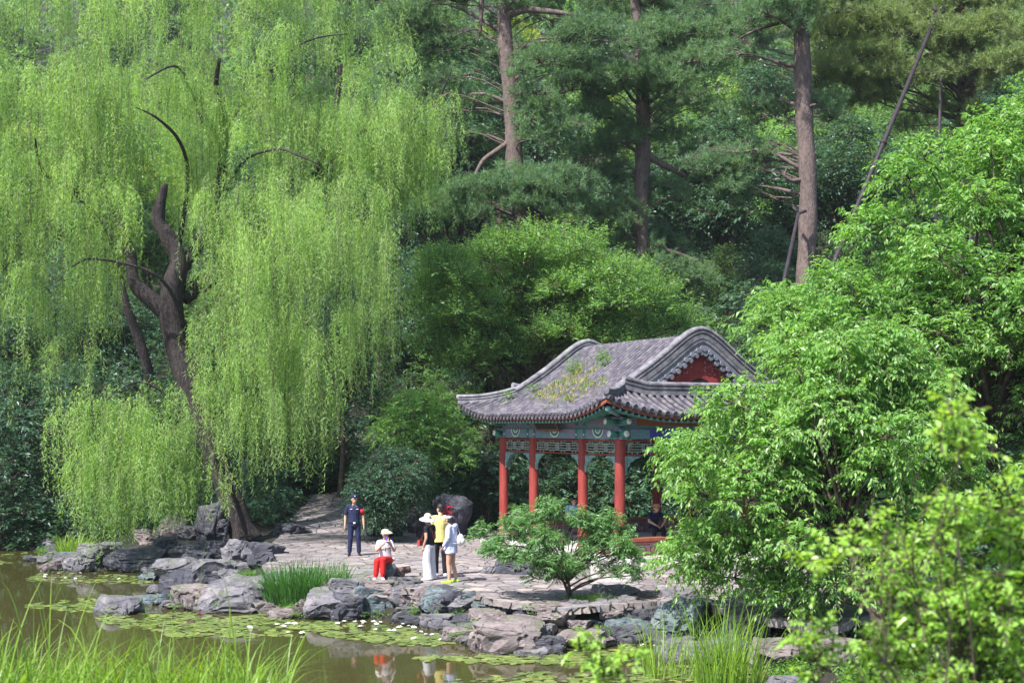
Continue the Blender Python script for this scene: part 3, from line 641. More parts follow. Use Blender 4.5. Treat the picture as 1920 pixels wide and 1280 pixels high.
# gables
ridge_sec = [(-.11, -.05), (-.11, .05), (-.085, .055), (-.085, .11), (-.115, .115), (-.115, .15), (-.085, .155), (-.085, .21), (-.12, .215), (-.11, .26), (-.05, .30), (.05, .30), (.11, .26), (.12, .215), (.085, .21), (.085, .155), (.115, .15), (.115, .115), (.085, .11), (.085, .055), (.11, .05), (.11, -.05)]
for gu, su in ((UG, -1), (LU - UG, 1)):
    out = PU * su
    vv = np.concatenate([np.linspace(UG, WV - UG, 61)]); dv = np.minimum(vv + OV, WV + OV - vv)
    # smooth the roll of the crown
    zz = prof(dv)
    b = MB(); b.sweep(W(np.full(61, gu), vv, zz), ridge_sec, out); pv_obj(b, 'verge_ridge', M['ridge'], smooth=False)
    b = MB(); th = .42
    def band(off_in, z0, z1, mat, name_b):
        pts = W(np.full(61, gu), vv, zz) + out * off_in; T = unit(np.gradient(pts, axis=0)); N = unit(np.cross(np.broadcast_to(PU, pts.shape), T)); N *= np.sign(N[:, 2:3])
        a = pts + N * z0; c = pts + N * z1; a2 = a - out * .04; c2 = c - out * .04; V = np.concatenate([a, c, c2, a2]); n = 61; F = []
        zmin = float(prof(OV + UG)) - .02
        V[:, 2] = np.maximum(V[:, 2], zmin)
        for i in range(n - 1):
            for p_, q_ in ((0, 1), (1, 2), (2, 3), (3, 0)): F.append((p_ * n + i, p_ * n + i + 1, q_ * n + i + 1, q_ * n + i))
        name_b.add(V, F, mat)
    band(.10, -.045, -.15, 0, b); band(.075, -.14, -.31, 1, b); pv_obj(b, 'verge_band', [M['ridge'], M['plaster']])
    b = MB(); sl = np.concatenate([[0], np.cumsum(np.linalg.norm(np.diff(W(np.full(61, gu), vv, zz), axis=0), axis=1))])
    pts = W(np.full(61, gu), vv, zz); T = unit(np.gradient(pts, axis=0)); N = unit(np.cross(np.broadcast_to(PU, pts.shape), T)); N *= np.sign(N[:, 2:3])
    for off, dep, st_, r in ((.11, -.32, .0, .070), (.09, -.42, .13, .076)):
        for s in np.arange(.3 + st_, sl[-1] - .2, .262):
            p = np.array([np.interp(s, sl, pts[:, k]) for k in range(3)]); n_ = np.array([np.interp(s, sl, N[:, k]) for k in range(3)])
            q = p + n_ * dep + out * off
            if q[2] < float(prof(OV + UG)) + .12: continue
            b.tube([q - out * .12, q + out * .012, q + out * .0125, q + out * .004], [r, r, r * .72, r * .6], 14)
    pv_obj(b, 'scalloped_tiles', M['plaster'], smooth=False)
    # red gable board
    b = MB(); zb = float(prof(OV + UG)) - .05; n = 61; pt = pts + N * -.30 - out * .06; bt = pt.copy(); bt[:, 2] = zb; pt[:, 2] = np.maximum(pt[:, 2], zb + .001)
    b.add(np.concatenate([pt, bt]), [(i, i + 1, n + i + 1, n + i) for i in range(n - 1)]); g = pv_obj(b, 'gable_board', M['dred'])
    b = MB(); rg = np.random.default_rng(4)
    for sx in (-1, 1):
        for k in range(26):
            a = rg.uniform(.12, .95); h = zb + .62 + rg.uniform(0, .55) * (1 - a * .55) - a * .18; b.ell(W(gu, WV / 2 + sx * a, h) + out * -.055, (.022, .022, .022), 6, 4)
    for q in range(12):
        t0, t1 = math.pi * q / 12, math.pi * (q + 1) / 12
        f = lambda t, r: W(gu, WV / 2 + r * 1.15 * math.cos(t), zb + .08 + r * math.sin(t) ** 1.3) + out * -.03
        b.add(np.array([f(t0, .40), f(t0, .52), f(t1, .52), f(t1, .40)]), [(0, 1, 2, 3)], 1)
    b.add(np.array([W(gu, WV / 2 + .46 * math.cos(t), zb + .08 + .40 * max(0, math.sin(t)) ** 1.3) + out * -.04 for t in np.linspace(0, math.pi, 13)]), [tuple(range(13))], 2)
    b.build('gable_carving', [M['mauve'], M['dred'], M['black']], g)
    # horizontal ridge under the gable
    vv2 = np.linspace(.18, WV - .18, 41); zr = prof(OV + UG) - .02 + .16 * np.clip(1 - np.minimum(vv2 - .18, WV - .18 - vv2) / .75, 0, 1)
    b = MB(); b.sweep(W(np.full(41, gu - (-su) * 0 + su * .17), vv2, zr), [(x * .9, y * 1.05) for x, y in ridge_sec], out); pv_obj(b, 'base_ridge', M['ridge'])
    for gv, sv in ((UG, -1), (WV - UG, 1)):         # hip ridges down to the corners
        k = np.linspace(0, 1, 18); cu_ = gu + su * k * (OV + UG - .04); cv_ = gv + sv * k * (OV + UG - .04)
        z = roofz(cu_, cv_) + .05 + .0 * k; b = MB(); sec = [(x * .85, y * .82 - .04) for x, y in ridge_sec]
        b.sweep(W(cu_, cv_, z), sec, unit(PU * su * 1 - PV * sv)); e = W(cu_[-1], cv_[-1], z[-1]) + unit(PU * su + PV * sv) * .03 + PZ * .12
        b.tube([e - unit(PU * su + PV * sv) * .08, e + unit(PU * su + PV * sv) * .03], [.10, .085], 12)
        pv_obj(b, 'hip_ridge', M['ridge'])
# name board under the front eave
b = MB(); c = W((cu[1] + cu[2]) / 2, -.42, CT + .50)
from mathutils import Matrix
Mx = Matrix.Rotation(PROT - math.pi / 2 + math.pi, 3, 'Z') @ Matrix.Rotation(R(-28), 3, 'X')
def tilted(c_, size, off, mt): 
    q = Mx @ Vector(off); b.box(np.asarray(c_) + np.array(q), size, 0, mt, np.array(Mx))
tilted(c, (1.25, .06, .56), (0, 0, 0), 0)
for off, sz in (((0, 0, .27), (1.35, .10, .07)), ((0, 0, -.27), (1.35, .10, .07)), ((.64, 0, 0), (.07, .10, .468)), ((-.64, 0, 0), (.07, .10, .468))): tilted(c, sz, off, 1)
pv_obj(b, 'name_board', [M['black'], plain('frame_wood', (.10, .06, .045))])
rebase(pav)
# weeds growing on the tiles
rg = np.random.default_rng(11)
b = MB(); n = 2600; u = rg.uniform(.6, LU + .9, n); v = rg.uniform(-.9, 2.2, n)
dens = np.exp(-((v - (.55 + .0 * u)) / .75) ** 2) * np.clip((u - .5) / 3, .12, 1) * (fnoise(u, v, .8, 3) > -.15)
dens = np.maximum(dens * .75, .9 * np.exp(-(((u - 4.7) / .55) ** 2 + ((v - 1.3) / .45) ** 2)))
k = rg.random(n) < dens; u, v = u[k], v[k]; O = W(u, v, roofz(u, v) + .03)
for m_, nn in ((0, 5), (1, 3)):
    Oo = np.repeat(O[::2 if m_ else 1], nn, 0); d = np.array([0, 0, 1.]) + rg.normal(0, .5, Oo.shape)
    leaf_quads(b, Oo + rg.normal(0, .03, Oo.shape), d, rg.normal(0, 1, Oo.shape), rg.uniform(.06, .20, len(Oo)), .018 if m_ == 0 else .04, rg, m_)
for u0, v0, h in ((5.0, 1.5, .5), (4.6, 1.25, .45), (5.6, .4, .35), (6.3, -.1, .3), (3.4, 1.6, .35), (4.1, 1.9, .4)):
    O_ = W(u0, v0, roofz(u0, v0)) + rg.normal(0, .12, (40, 3)) * [1, 1, 0] + np.array([0, 0, 1]) * rg.uniform(0, h, (40, 1)); sprays(b, O_, rg.normal(0, .6, (40, 3)) + [0, 0, 1], .18, 6, .09, .03, rg, mat=1)
tag(b.build('roof_weeds', [M['dry'], M['cover']]), 'dry yellow and green weeds sprouting between the roof tiles', 'weeds', kind='stuff')

# ------------------------------------------------------------------ rocks
_ico = None
def ico():
    global _ico
    if _ico is None:
        bm = bmesh.new(); bmesh.ops.create_icosphere(bm, subdivisions=5, radius=1)
        _ico = (np.array([v.co[:] for v in bm.verts]), np.array([[v.index for v in f.verts] for f in bm.faces])); bm.free()
    return _ico
def rock_mesh(seed, sx, sy, sz, cuts=13, strata=.5, rot=0, top=None):
    V, F = ico(); V = V.copy(); rg = np.random.default_rng(seed)
    V = np.sign(V) * np.abs(V) ** .62; V /= np.abs(V).max()
    for k in range(cuts):
        n = unit(rg.normal(0, 1, 3) * [1, 1, .7]); d = rg.uniform(.52, .86)
        e = np.maximum(0, V @ n - d); V -= e[:, None] * n
    n = unit(np.array([rg.normal(0, .12), rg.normal(0, .12), 1])); e = np.maximum(0, V @ n - (top or rg.uniform(.5, .72))); V -= e[:, None] * n * .95
    V = V / np.abs(V).max(0)
    S = V * [sx, sy, sz]; off = rg.uniform(0, 50, 3); r = max(sx, sy, sz)
    D = np.empty(len(V)); st = np.empty(len(V)); tilt = rg.normal(0, .2, 2)
    for i, p in enumerate(S):
        q = Vector(p * (1.7 / r) + off); D[i] = mnoise.noise(q) * .5 + mnoise.noise(q * 2.3) * .28 + mnoise.noise(q * 5) * .15 + mnoise.noise(q * 11) * .06
        h = (p[2] + tilt[0] * p[0] + tilt[1] * p[1]) / .17 + mnoise.noise(q * .8) * 2.0; f = h - math.floor(h); st[i] = (.9 if f < .72 else -.6 if f < .86 else .2) + mnoise.noise(Vector((math.floor(h) * 7.3, off[0], 0))) * 1.2
    N = unit(V); hz_ = 1 - np.abs(N[:, 2])
    S = S + N * (D * .20 * r)[:, None] + (N * [1, 1, 0]) * (st * .085 * strata * hz_ * min(1.5, .5 + r))[:, None]
    c, s_ = math.cos(rot), math.sin(rot); S = S @ np.array([[c, s_, 0], [-s_, c, 0], [0, 0, 1]])
    return S, F
def rock(x0, x1, yt, yb, m, label, zb=WZ, dep=.85, seed=None, strata=.6, name='rock', group=None, cuts=13, top=None, Y=None, sink=.25):
    c = G((x0 + x1) / 2, yb, zb); 
    if Y: c = P((x0 + x1) / 2, yb, Y)
    sc = c[1] / FPX; w = (x1 - x0) * sc; h = (yb - yt) * sc
    sd_ = seed if seed is not None else int(x0 * 7 + yb * 13)
    d = w * dep; hh = (h + sink) / 2 * 1.06
    if dep * w * .12 < .12: pass
    S, F = rock_mesh(sd_, w / 2 * 1.26, d / 2 * 1.1, hh * 1.12, cuts, strata, 0, top)
    S[:, 1] += d * .38; S[:, 2] += (h - sink) / 2
    b = MB(); b.add(S, F); o = b.build(name, RM[m], None, True)
    try: o.data.set_sharp_from_angle(angle=R(28))
    except Exception: pass
    o.location = c; return tag(o, label, 'rock' if name == 'rock' else 'boulder', group)
ROCKS = [
 (79, 126, 1048, 1071, 'p', 'small pale stones at the left tip of the rocky point', WZ),
 (118, 168, 1038, 1073, 'g', 'grey shore rock under the tip of the hanging willow strands', WZ),
 (192, 296, 1024, 1071, 'd', 'large dark rounded boulder at the waterline left of the layered slabs', WZ),
 (158, 236, 1010, 1050, 'g', 'grey rock behind the low willow curtain', -.4),
 (286, 330, 1003, 1030, 'd', 'squarish dark rock below the tan boulder', -.1),
 (305, 384, 1016, 1037, 'g', 'flat layered rock left of the willow foot', -.2),
 (372, 432, 1012, 1036, 'd', 'dark flat rock at the foot of the willow trunk', -.1),
 (418, 478, 1013, 1047, 'g', 'grey flat topped block right of the willow foot', -.1),
 (468, 530, 1011, 1046, 'd', 'dark block at the right end of the row under the willow', -.1),
 (462, 512, 1034, 1060, 'd', 'pointed dark rock beside the edge of the paving', -.1),
 (290, 376, 1043, 1072, 'g', 'low layered slab above the little inlet', -.4),
 (366, 452, 1046, 1068, 'g', 'thin flat slab in the middle of the rocky point', -.3),
 (340, 400, 1033, 1052, 'd', 'dark wedge rock in the middle of the rocky point', -.25),
 (296, 350, 1067, 1128, 'd', 'blocky rock standing at the corner of the inlet', WZ),
 (344, 418, 1058, 1092, 'g', 'stepped grey rock above the light rounded one', -.4),
 (374, 418, 1072, 1094, 'd', 'small dark cube shaped rock on the stepped ledge', -.35),
 (412, 452, 1060, 1088, 'g', 'upright grey stone beside the bright green tuft', -.3),
 (448, 512, 1074, 1102, 'g', 'low grey rock just left of the tall reed clump', -.3),
 (322, 390, 1086, 1143, 'p', 'light rounded rock at the water below the blocky corner rock', WZ),
 (380, 500, 1082, 1147, 'g', 'wide layered grey rock at the water left of the reed clump', WZ),
 (178, 263, 1119, 1157, 'g', 'flat topped rock standing alone in the pond', WZ - .05),
 (578, 652, 1105, 1162, 'g', 'light grey boulder at the water right of the reed clump', WZ),
 (630, 682, 1117, 1163, 'd', 'dark faced wedge between two light boulders below the sitting woman', WZ),
 (664, 744, 1104, 1160, 'b', 'dark green faceted boulder below the sitting woman', WZ),
 (622, 690, 1082, 1114, 'g', 'flat grey rock in front of the sitting woman', -.15),
 (668, 752, 1086, 1112, 'p', 'pale flat rock under the feet of the sitting woman', -.12),
 (732, 774, 1096, 1128, 'p', 'brownish rock between the sitting woman and the standing group', -.3),
 (736, 796, 1130, 1167, 'g', 'cracked grey rock low at the water below the brownish one', WZ),
 (756, 806, 1098, 1136, 'p', 'pinkish boulder below the woman in white trousers', -.4),
 (786, 892, 1100, 1152, 'b', 'big blue green boulder with a sloping flat top below the standing group', -.5),
 (862, 924, 1108, 1154, 'b', 'dark jagged rock right of the big blue green boulder', -.5),
 (788, 850, 1144, 1180, 'g', 'low grey rock at the water under the big blue green boulder', WZ),
 (838, 892, 1148, 1184, 'd', 'low dark rock at the water beside the green pads', WZ),
 (884, 944, 1150, 1186, 'g', 'squared low rock behind the big front boulder', WZ),
 (938, 1032, 1116, 1174, 'b', 'blue grey rock face below the little peach tree', -.55),
 (880, 1002, 1166, 1224, 'p', 'big pale boulder standing out in front of the shore', WZ),
 (998, 1032, 1184, 1214, 'g', 'small block touching the right of the big pale boulder', WZ),
 (1016, 1140, 1182, 1214, 'p', 'long low pinkish rock at the water right of the big pale boulder', WZ),
 (968, 1068, 1128, 1156, 'd', 'dark ledge directly under the peach tree', -.3),
 (1028, 1140, 1148, 1188, 'b', 'greenish angular rock above the long low one', -.55),
 (1060, 1130, 1130, 1158, 'g', 'small flat rock right of the peach tree foot', -.3),
 (1120, 1196, 1094, 1124, 'g', 'slanted slab leaning on the paving right of the peach tree', -.1),
 (1116, 1208, 1116, 1178, 'g', 'rounded grey boulder below the slanted slab', -.5),
 (1188, 1268, 1104, 1138, 'p', 'flat brown topped rock right of the slanted slab', -.2),
 (1186, 1240, 1132, 1184, 'd', 'dark upright rock left of the largest blue boulder', -.55),
 (1128, 1200, 1168, 1206, 'd', 'dark low rock in the gap before the largest blue boulder', WZ),
 (1226, 1330, 1119, 1200, 'b', 'largest blue grey boulder at the right of the shore', -.65),
 (1318, 1376, 1092, 1128, 'd', 'dark rock in the shade of the overhanging tree', -.3),
 (1360, 1420, 1138, 1212, 'g', 'tall grey rock behind the right reed clump', -.65),
 (1412, 1464, 1136, 1197, 'g', 'grey rock below the overhanging branches', -.6),
 (1456, 1500, 1150, 1194, 'p', 'light stone at the edge of the ground cover', -.5),
 (1418, 1502, 1190, 1240, 'p', 'pale slab between the reeds and the ground cover', -.55),
 (1450, 1530, 1262, 1300, 'g', 'grey flat rock at the bottom edge right of the reeds', -.6),
 (1236, 1330, 1196, 1240, 'g', 'low rock half hidden by the right reed clump', WZ),
 (1322, 1424, 1200, 1246, 'd', 'shaded rock behind the right reed clump at the water', WZ),
 (1512, 1600, 1196, 1234, 'p', 'rounded pale rock on the path beyond the ground cover', -.4),
 (914, 992, 1042, 1077, 'd', 'purple grey slab lying on the paving left of the peach tree', 0),
 (898, 930, 1056, 1076, 'g', 'small grey rock touching the purple slab', 0),
 (502, 570, 978, 1002, 'd', 'flat dark rock beside the paved way behind the willow', 0),
 (745, 783, 948, 1000, 'g', 'grey block left of the inscribed boulder', 0),
 (776, 816, 946, 1008, 'g', 'tall cracked block touching the inscribed boulder', 0),
 (694, 752, 978, 1006, 'd', 'low dark rock at the foot of the round bush', 0),
 (734, 764, 966, 992, 'd', 'small rock between the round bush and the grey block', 0),
 (586, 652, 924, 963, 'd', 'dark retaining rock where the paved way disappears', 0),
 (367, 410, 938, 1014, 'd', 'tall upright rock left of the willow trunk', 0),
 (396, 424, 968, 1014, 'd', 'short upright rock between the tall one and the trunk', 0),
 (286, 336, 984, 1008, 'p', 'tan boulder left of the upright rocks', 0),
 (330, 372, 982, 1010, 'g', 'grey flat rock beside the tan boulder', 0),
 (250, 292, 988, 1014, 'p', 'small pinkish rock behind the willow curtain', 0),
 (296, 350, 966, 986, 'p', 'low pinkish ledge above the tan boulder', .2),
 (736, 792, 1078, 1096, 'g', 'flat paving edge stone beside the brown stump', 0),
 (900, 944, 922, 962, 'd', 'rounded grey rock behind the left column of the pavilion', .2),
]
for r_ in ROCKS: rock(*r_)
rg = np.random.default_rng(31)
SH = [G(x, y, WZ)[:2] for x, y in shore_px[2:20]]
for k in range(110):                                # wedged stones in the gaps of the shore
    i = rg.integers(0, len(SH) - 1); p = SH[i] + (SH[i + 1] - SH[i]) * rg.random() + np.array([rg.normal(0, .25), rg.uniform(.05, 1.9)])
    w = rg.uniform(.22, .55); S, F = rock_mesh(900 + k, w, w * .8, w * rg.uniform(.45, .75), 11, .5)
    z = max(hz(p[0], p[1]), WZ); b = MB(); b.add(S, F); o = b.build('rock', RM['gpdbg'[k % 5]], None, True, loc=(p[0], p[1], z + w * .12)); o.data.set_sharp_from_angle(angle=R(28))
    tag(o, 'small stone wedged between the larger shore rocks', 'rock', 'small stones wedged into the shore wall')
big = rock(818, 880, 930, 1010, 'd', 'big dark standing boulder with red carved characters', 0, .5, 77, .15, 'inscribed_boulder', cuts=5, top=.95)
big['category'] = 'boulder'
def bvh_of(o):
    bpy.context.view_layer.update(); mw = o.matrix_world; vs_ = [mw @ v.co for v in o.data.vertices]
    return BVHTree.FromPolygons(vs_, [tuple(p.vertices) for p in o.data.polygons])
def project(V, bvh, d=Vector((0, 1, 0)), off=.006):
    out = []
    for p in V:
        h = bvh.ray_cast(Vector(p) - d * 3, d); out.append((h[0] - d * off)[:] if h[0] else tuple(p))
    return np.array(out)
M['inred'] = plain('inscription_red', (.50, .02, .05), .7)
bv = bvh_of(big); b = MB(); cy = float(big.location.y)
for zc, s_ in ((956, 10), (972, 8)):
    strokes = [((-1, .8), (1, .9)), ((-.8, .2), (.9, .25)), ((0, 1.2), (-.1, -.2)), ((-.1, -.1), (-1, -1.1)), ((.1, 0), (1.1, -1)), ((-.6, -.4), (.6, -.35))]
    for (a0, a1), (c0, c1) in strokes:
        t = np.linspace(0, 1, 6); x = 838 + s_ * (a0 + (c0 - a0) * t); y = zc - s_ * (a1 + (c1 - a1) * t) * .8; w = 1.5
        dx, dy = c0 - a0, -(c1 - a1) * .8; l_ = math.hypot(dx, dy); nx, ny = -dy / l_ * w, dx / l_ * w
        V = [P(x[i] + k * nx, y[i] + k * ny, cy) for i in range(6) for k in (-1, 1)]
        b.add(project(V, bv), [(2 * i, 2 * i + 1, 2 * i + 3, 2 * i + 2) for i in range(5)])
ins = b.build('inscription', M['inred']); ins.parent = big; ins.matrix_parent_inverse = big.matrix_world.inverted()
ins['label'] = 'red carved characters'
# white stone block, seat stone, brown stump
b = MB(); c = G(1150, 1091, 0); 
bm_ = [(-.50, -.2), (.42, -.2), (.5, -.12), (.5, .5), (-.5, .5)]
V = [np.array([c[0] + x, c[1] + y + .2, z]) for z in (-.05, .50, .53) for x, y in ([(a, d_) for a, d_ in bm_] if z < .52 else [(a * .96, d_ * .9 + .01) for a, d_ in bm_])]
b.add(np.array(V), [(0, 4, 3, 2, 1), (10, 11, 12, 13, 14)] + [(k * 5 + i, k * 5 + (i + 1) % 5, (k + 1) * 5 + (i + 1) % 5, (k + 1) * 5 + i) for k in range(2) for i in range(5)])
o = b.build('stone_block', M['stone']); tag(o, 'pale square cut stone block behind the peach tree below the pavilion', 'block')
SEAT = G(728, 1088, 0)
b = MB(); S, F = rock_mesh(5, .20, .20, .24, 6, .1, .2, .9); b.add(S + [0, 0, .17], F); o = b.build('seat_stone', M['r_blue'], None, True, loc=SEAT + np.array([-.02, .2, 0])); o.data.set_sharp_from_angle(angle=R(25)); tag(o, 'grey green stone the woman in red trousers sits on', 'stone')
b = MB(); S, F = rock_mesh(8, .17, .15, .17, 9, .3, .5); b.add(S + [0, 0, .12], F); S, F = rock_mesh(9, .13, .10, .10, 8, .3, .5); b.add(S + [.22, 0, .22], F)
o = b.build('stump', M['pbark'], None, True, loc=G(744, 1084, 0)); tag(o, 'brown gnarled stump beside the seat stone', 'stump')

# ------------------------------------------------------------------ willow
def willow():
    rg = np.random.default_rng(21); Y0 = 43.3; base = G(447, 1011, 0)
    root = empty('willow_tree', base, label='huge old weeping willow with long hanging curtains on the rocky point', cat='tree')
    T = MB()
    def path(pts, w, Ys=None, n=12, seed=0):
        pts = np.array(pts, float); k = len(pts); Ys = np.linspace(Y0, Y0, k) if Ys is None else np.array(Ys)
        W_ = np.array([P(a, c_, y) for (a, c_), y in zip(pts, Ys)]); t = np.linspace(0, k - 1, (k - 1) * 4 + 1)
        # catmull rom
        out = []
        for q in t:
            i = min(int(q), k - 2); f = q - i; p0 = W_[max(i - 1, 0)]; p1 = W_[i]; p2 = W_[i + 1]; p3 = W_[min(i + 2, k - 1)]
            out.append(.5 * ((2 * p1) + (-p0 + p2) * f + (2 * p0 - 5 * p1 + 4 * p2 - p3) * f * f + (-p0 + 3 * p1 - 3 * p2 + p3) * f ** 3))
        out = np.array(out); r = np.interp(t, np.arange(k), np.array(w, float)) / 2 * Y0 / FPX
        r = r * (1 + .05 * np.sin(t * 5 + seed)); return out, r
    main, r = path([(462, 1016), (450, 985), (420, 900), (385, 800), (352, 710), (325, 620), (322, 550), (335, 490), (312, 440), (296, 410), (310, 345)], [64, 50, 42, 44, 48, 46, 44, 33, 29, 26, 12])
    T.tube(main, r, 16)
    B = MB()
    limbs = [([(322, 590), (282, 560), (250, 525), (243, 470), (215, 400), (190, 330)], [40, 34, 26, 22, 16, 9], [43.3, 43.3, 43.5, 44, 44.5, 45]),
             ([(190, 420), (140, 360), (90, 330), (72, 300), (66, 260)], [16, 16, 13, 9, 5], [44.5, 44, 43, 42.6, 42]),
             ([(332, 480), (352, 340), (338, 268), (295, 222), (250, 200)], [20, 12, 11, 8, 2], [45, 44.6, 43.2, 42.3, 42.3]),
             ([(330, 520), (400, 400), (420, 260), (405, 170), (412, 110)], [30, 24, 18, 12, 6], [43.6, 45, 45, 44.5, 44]),
             ([(345, 560), (470, 470), (560, 380), (620, 250), (640, 120)], [30, 26, 20, 14, 7], [43.5, 45, 46, 46, 46]),
             ([(400, 420), (450, 310), (515, 280), (560, 292), (605, 312)], [12, 9, 8, 6, 3], [45.5, 45.5, 43, 42, 42]),
             ([(560, 380), (650, 270), (700, 242), (740, 250), (800, 205)], [14, 11, 8, 7, 3], [46, 45, 44, 44, 44]),
             ([(350, 620), (300, 520), (180, 485), (135, 500)], [16, 10, 7, 4], [43.3, 42, 41.5, 41]),
             ([(380, 800), (400, 860), (380, 880), (330, 760), (260, 715), (200, 750)], [12, 11, 10, 9, 6, 3], [43.3, 42.5, 41.5, 40.5, 40, 39.5]),
             ([(420, 250), (490, 150), (570, 80), (650, 64)], [10, 9, 7, 3], [47, 47, 44, 43]),
             ([(380, 230), (350, 150), (325, 124), (275, 148)], [10, 8, 7, 4], [47, 46, 42, 41]),
             ([(600, 320), (760, 300), (830, 170), (850, 120)], [12, 9, 6, 3], [46, 46, 45, 45]),
             ([(345, 540), (420, 500), (500, 470), (560, 480)], [20, 14, 9, 4], [43.8, 46, 47, 47])]
    for q, (pp, ww, yy) in enumerate(limbs):
        a, r = path(pp, ww, yy, seed=q); B.tube(a, r * (.95 if q in (0, 3, 4, 12) else .62), 9)
    # hanging plumes: (region polygon, bottom row, depth, how many, strand length)
    L = MB(); tw = MB()
    def bottom(px, front):
        if front: return np.interp(px, [140, 170, 200, 260, 340, 400], [1000, 1075, 1020, 1000, 975, 960])
        return np.interp(px, [-200, 0, 30, 60, 100, 130, 160, 200, 250, 330, 385, 430, 470, 520, 560, 600, 625, 660, 700, 740, 770, 800, 830, 860, 880],
                         [760, 745, 800, 640, 800, 700, 790, 660, 610, 545, 800, 905, 955, 930, 900, 950, 850, 720, 760, 700, 620, 560, 420, 330, 280])
    def plume(c, rad, Lmax, ns, front):
        # strands hang from a short arching branchlet
        a0 = rg.uniform(0, 2 * np.pi); ln0 = rad * rg.uniform(1.6, 3.4); q = rg.random(ns) ** .7
        dx = math.cos(a0) * ln0 * q + rg.normal(0, .13, ns); dy = math.sin(a0) * ln0 * q + rg.normal(0, .13, ns); a = a0 + rg.normal(0, .9, ns)
        z0 = c[2] + .35 * q * ln0 - .62 * ln0 * q ** 2 + rg.normal(0, .12, ns)
        ln = Lmax * rg.uniform(.15, 1.0, ns) ** 1.2 * (1.15 - .35 * q)
        px = 960 + FPX * (c[0] + dx) / (c[1] + dy); zb = CAMZ + (HZ - bottom(px, front)) / FPX * (c[1] + dy) + rg.exponential(.55, ns) - .25
        ln = np.minimum(ln, z0 - zb); ok = (ln > .3) & (px < 872 + rg.normal(0, 12, ns)); dx, dy, z0, ln, a = dx[ok], dy[ok], z0[ok], ln[ok], a[ok]; ns = len(ln)
        if ns == 0: return
        N = 42; t = (np.arange(N) + rg.random((ns, N))) / N * (1 if True else 0)
        ar = rg.uniform(.05, .32, ns)[:, None]; sw = rg.normal(0, .05, (ns, 1))
        out = (1 - np.exp(-t * 5)) * ar
        x = c[0] + dx[:, None] + np.cos(a)[:, None] * out + sw * t * ln[:, None] * .6; y = c[1] + dy[:, None] + np.sin(a)[:, None] * out; z = z0[:, None] - ln[:, None] * t; x = x + .05 * np.sin(t * ln[:, None] * 2.3 + dx[:, None] * 9)
        pos = np.stack([x, y, z], -1)
        d = np.stack([rg.normal(0, .55, (ns, N)), rg.normal(0, .55, (ns, N)), -np.ones((ns, N)) * rg.uniform(.3, 1.1, (ns, N))], -1)
        keep = rg.random((ns, N)) < np.clip(ln[:, None] * .5, .25, 1)
        pos = pos[keep]; d = d[keep]; n = len(pos)
        leaf_quads(L, pos, d, rg.normal(0, 1, (n, 3)), rg.uniform(.09, .20, n), rg.uniform(.015, .026, n), rg); L.at[-1] = np.clip(L.at[-1] * .5 + rg.uniform(-.1, .6), 0, 1)
        tt = np.linspace(0, 1, 5); o_ = (1 - np.exp(-tt * 5)) * ar
        xs_ = c[0] + dx[:, None] + np.cos(a)[:, None] * o_ + sw * tt * ln[:, None] * .6; ys_ = c[1] + dy[:, None] + np.sin(a)[:, None] * o_; zs_ = z0[:, None] - ln[:, None] * tt
        k = np.arange(ns)[rg.random(ns) < .22]; pA = np.stack([xs_, ys_, zs_], -1)[k]; w = np.array([.005, 0, 0])
        V = np.stack([pA - w, pA + w], 2).reshape(-1, 3); i = (np.arange(len(k))[:, None] * 10 + np.arange(4)[None] * 2).ravel()
        if len(k): tw.add(V, np.stack([i, i + 1, i + 3, i + 2], 1))
    zones = [
        ([(-160, -260), (700, -260), (720, 20), (810, 130), (820, 200), (780, 250), (690, 200), (300, 240), (-160, 260)], 45, 4, 245, 2.5, False),
        ([(-160, 120), (230, 120), (250, 380), (180, 560), (-160, 560)], 42.5, 4.0, 135, 3.3, False),
        ([(230, 120), (560, 130), (620, 330), (480, 430), (400, 400), (340, 310), (240, 350)], 46, 2.5, 80, 2.0, False),
        ([(360, 340), (480, 330), (710, 300), (740, 420), (700, 560), (640, 640), (420, 600), (390, 480)], 43, 3.6, 102, 3.3, False),
        ([(395, 600), (520, 560), (630, 600), (610, 760), (400, 760)], 41.5, 1.8, 46, 3.4, False),
        ([(600, 180), (800, 170), (820, 250), (770, 320), (640, 320)], 44.5, 3, 80, 2.2, False),
        ([(175, 740), (240, 700), (330, 715), (385, 790), (350, 860), (200, 850), (165, 800)], 39.6, 1.0, 34, 3.4, True),
        ([(150, 800), (400, 830), (395, 900), (160, 930)], 39.6, .9, 30, 2.6, True),
    ]
    for poly, Yc, dh, n, Lm, fr in zones:
        for p in fill_outline(poly, Yc, dh, n, rg, 0, .35):
            plume(p, rg.uniform(.28, .75), Lm * rg.uniform(.35, 1.35), int(rg.uniform(16, 40)), fr)
    for px, py, Yk, ln in ((104, 640, 41, 3.4), (20, 640, 41, 3.2), (152, 640, 40.5, 3.2), (745, 540, 43, 3), (700, 560, 43, 3.6), (640, 780, 40, 2.2)):
        plume(P(px, py, Yk), .28, ln, 16, False)
    T.build('trunk', M['bark'], root, True); B.build('branch', M['bark'], root, True)
    cr = L.build('crown', M['willow'], root); tw.build('twigs', M['twig'], cr)
    rebase(root)
willow()

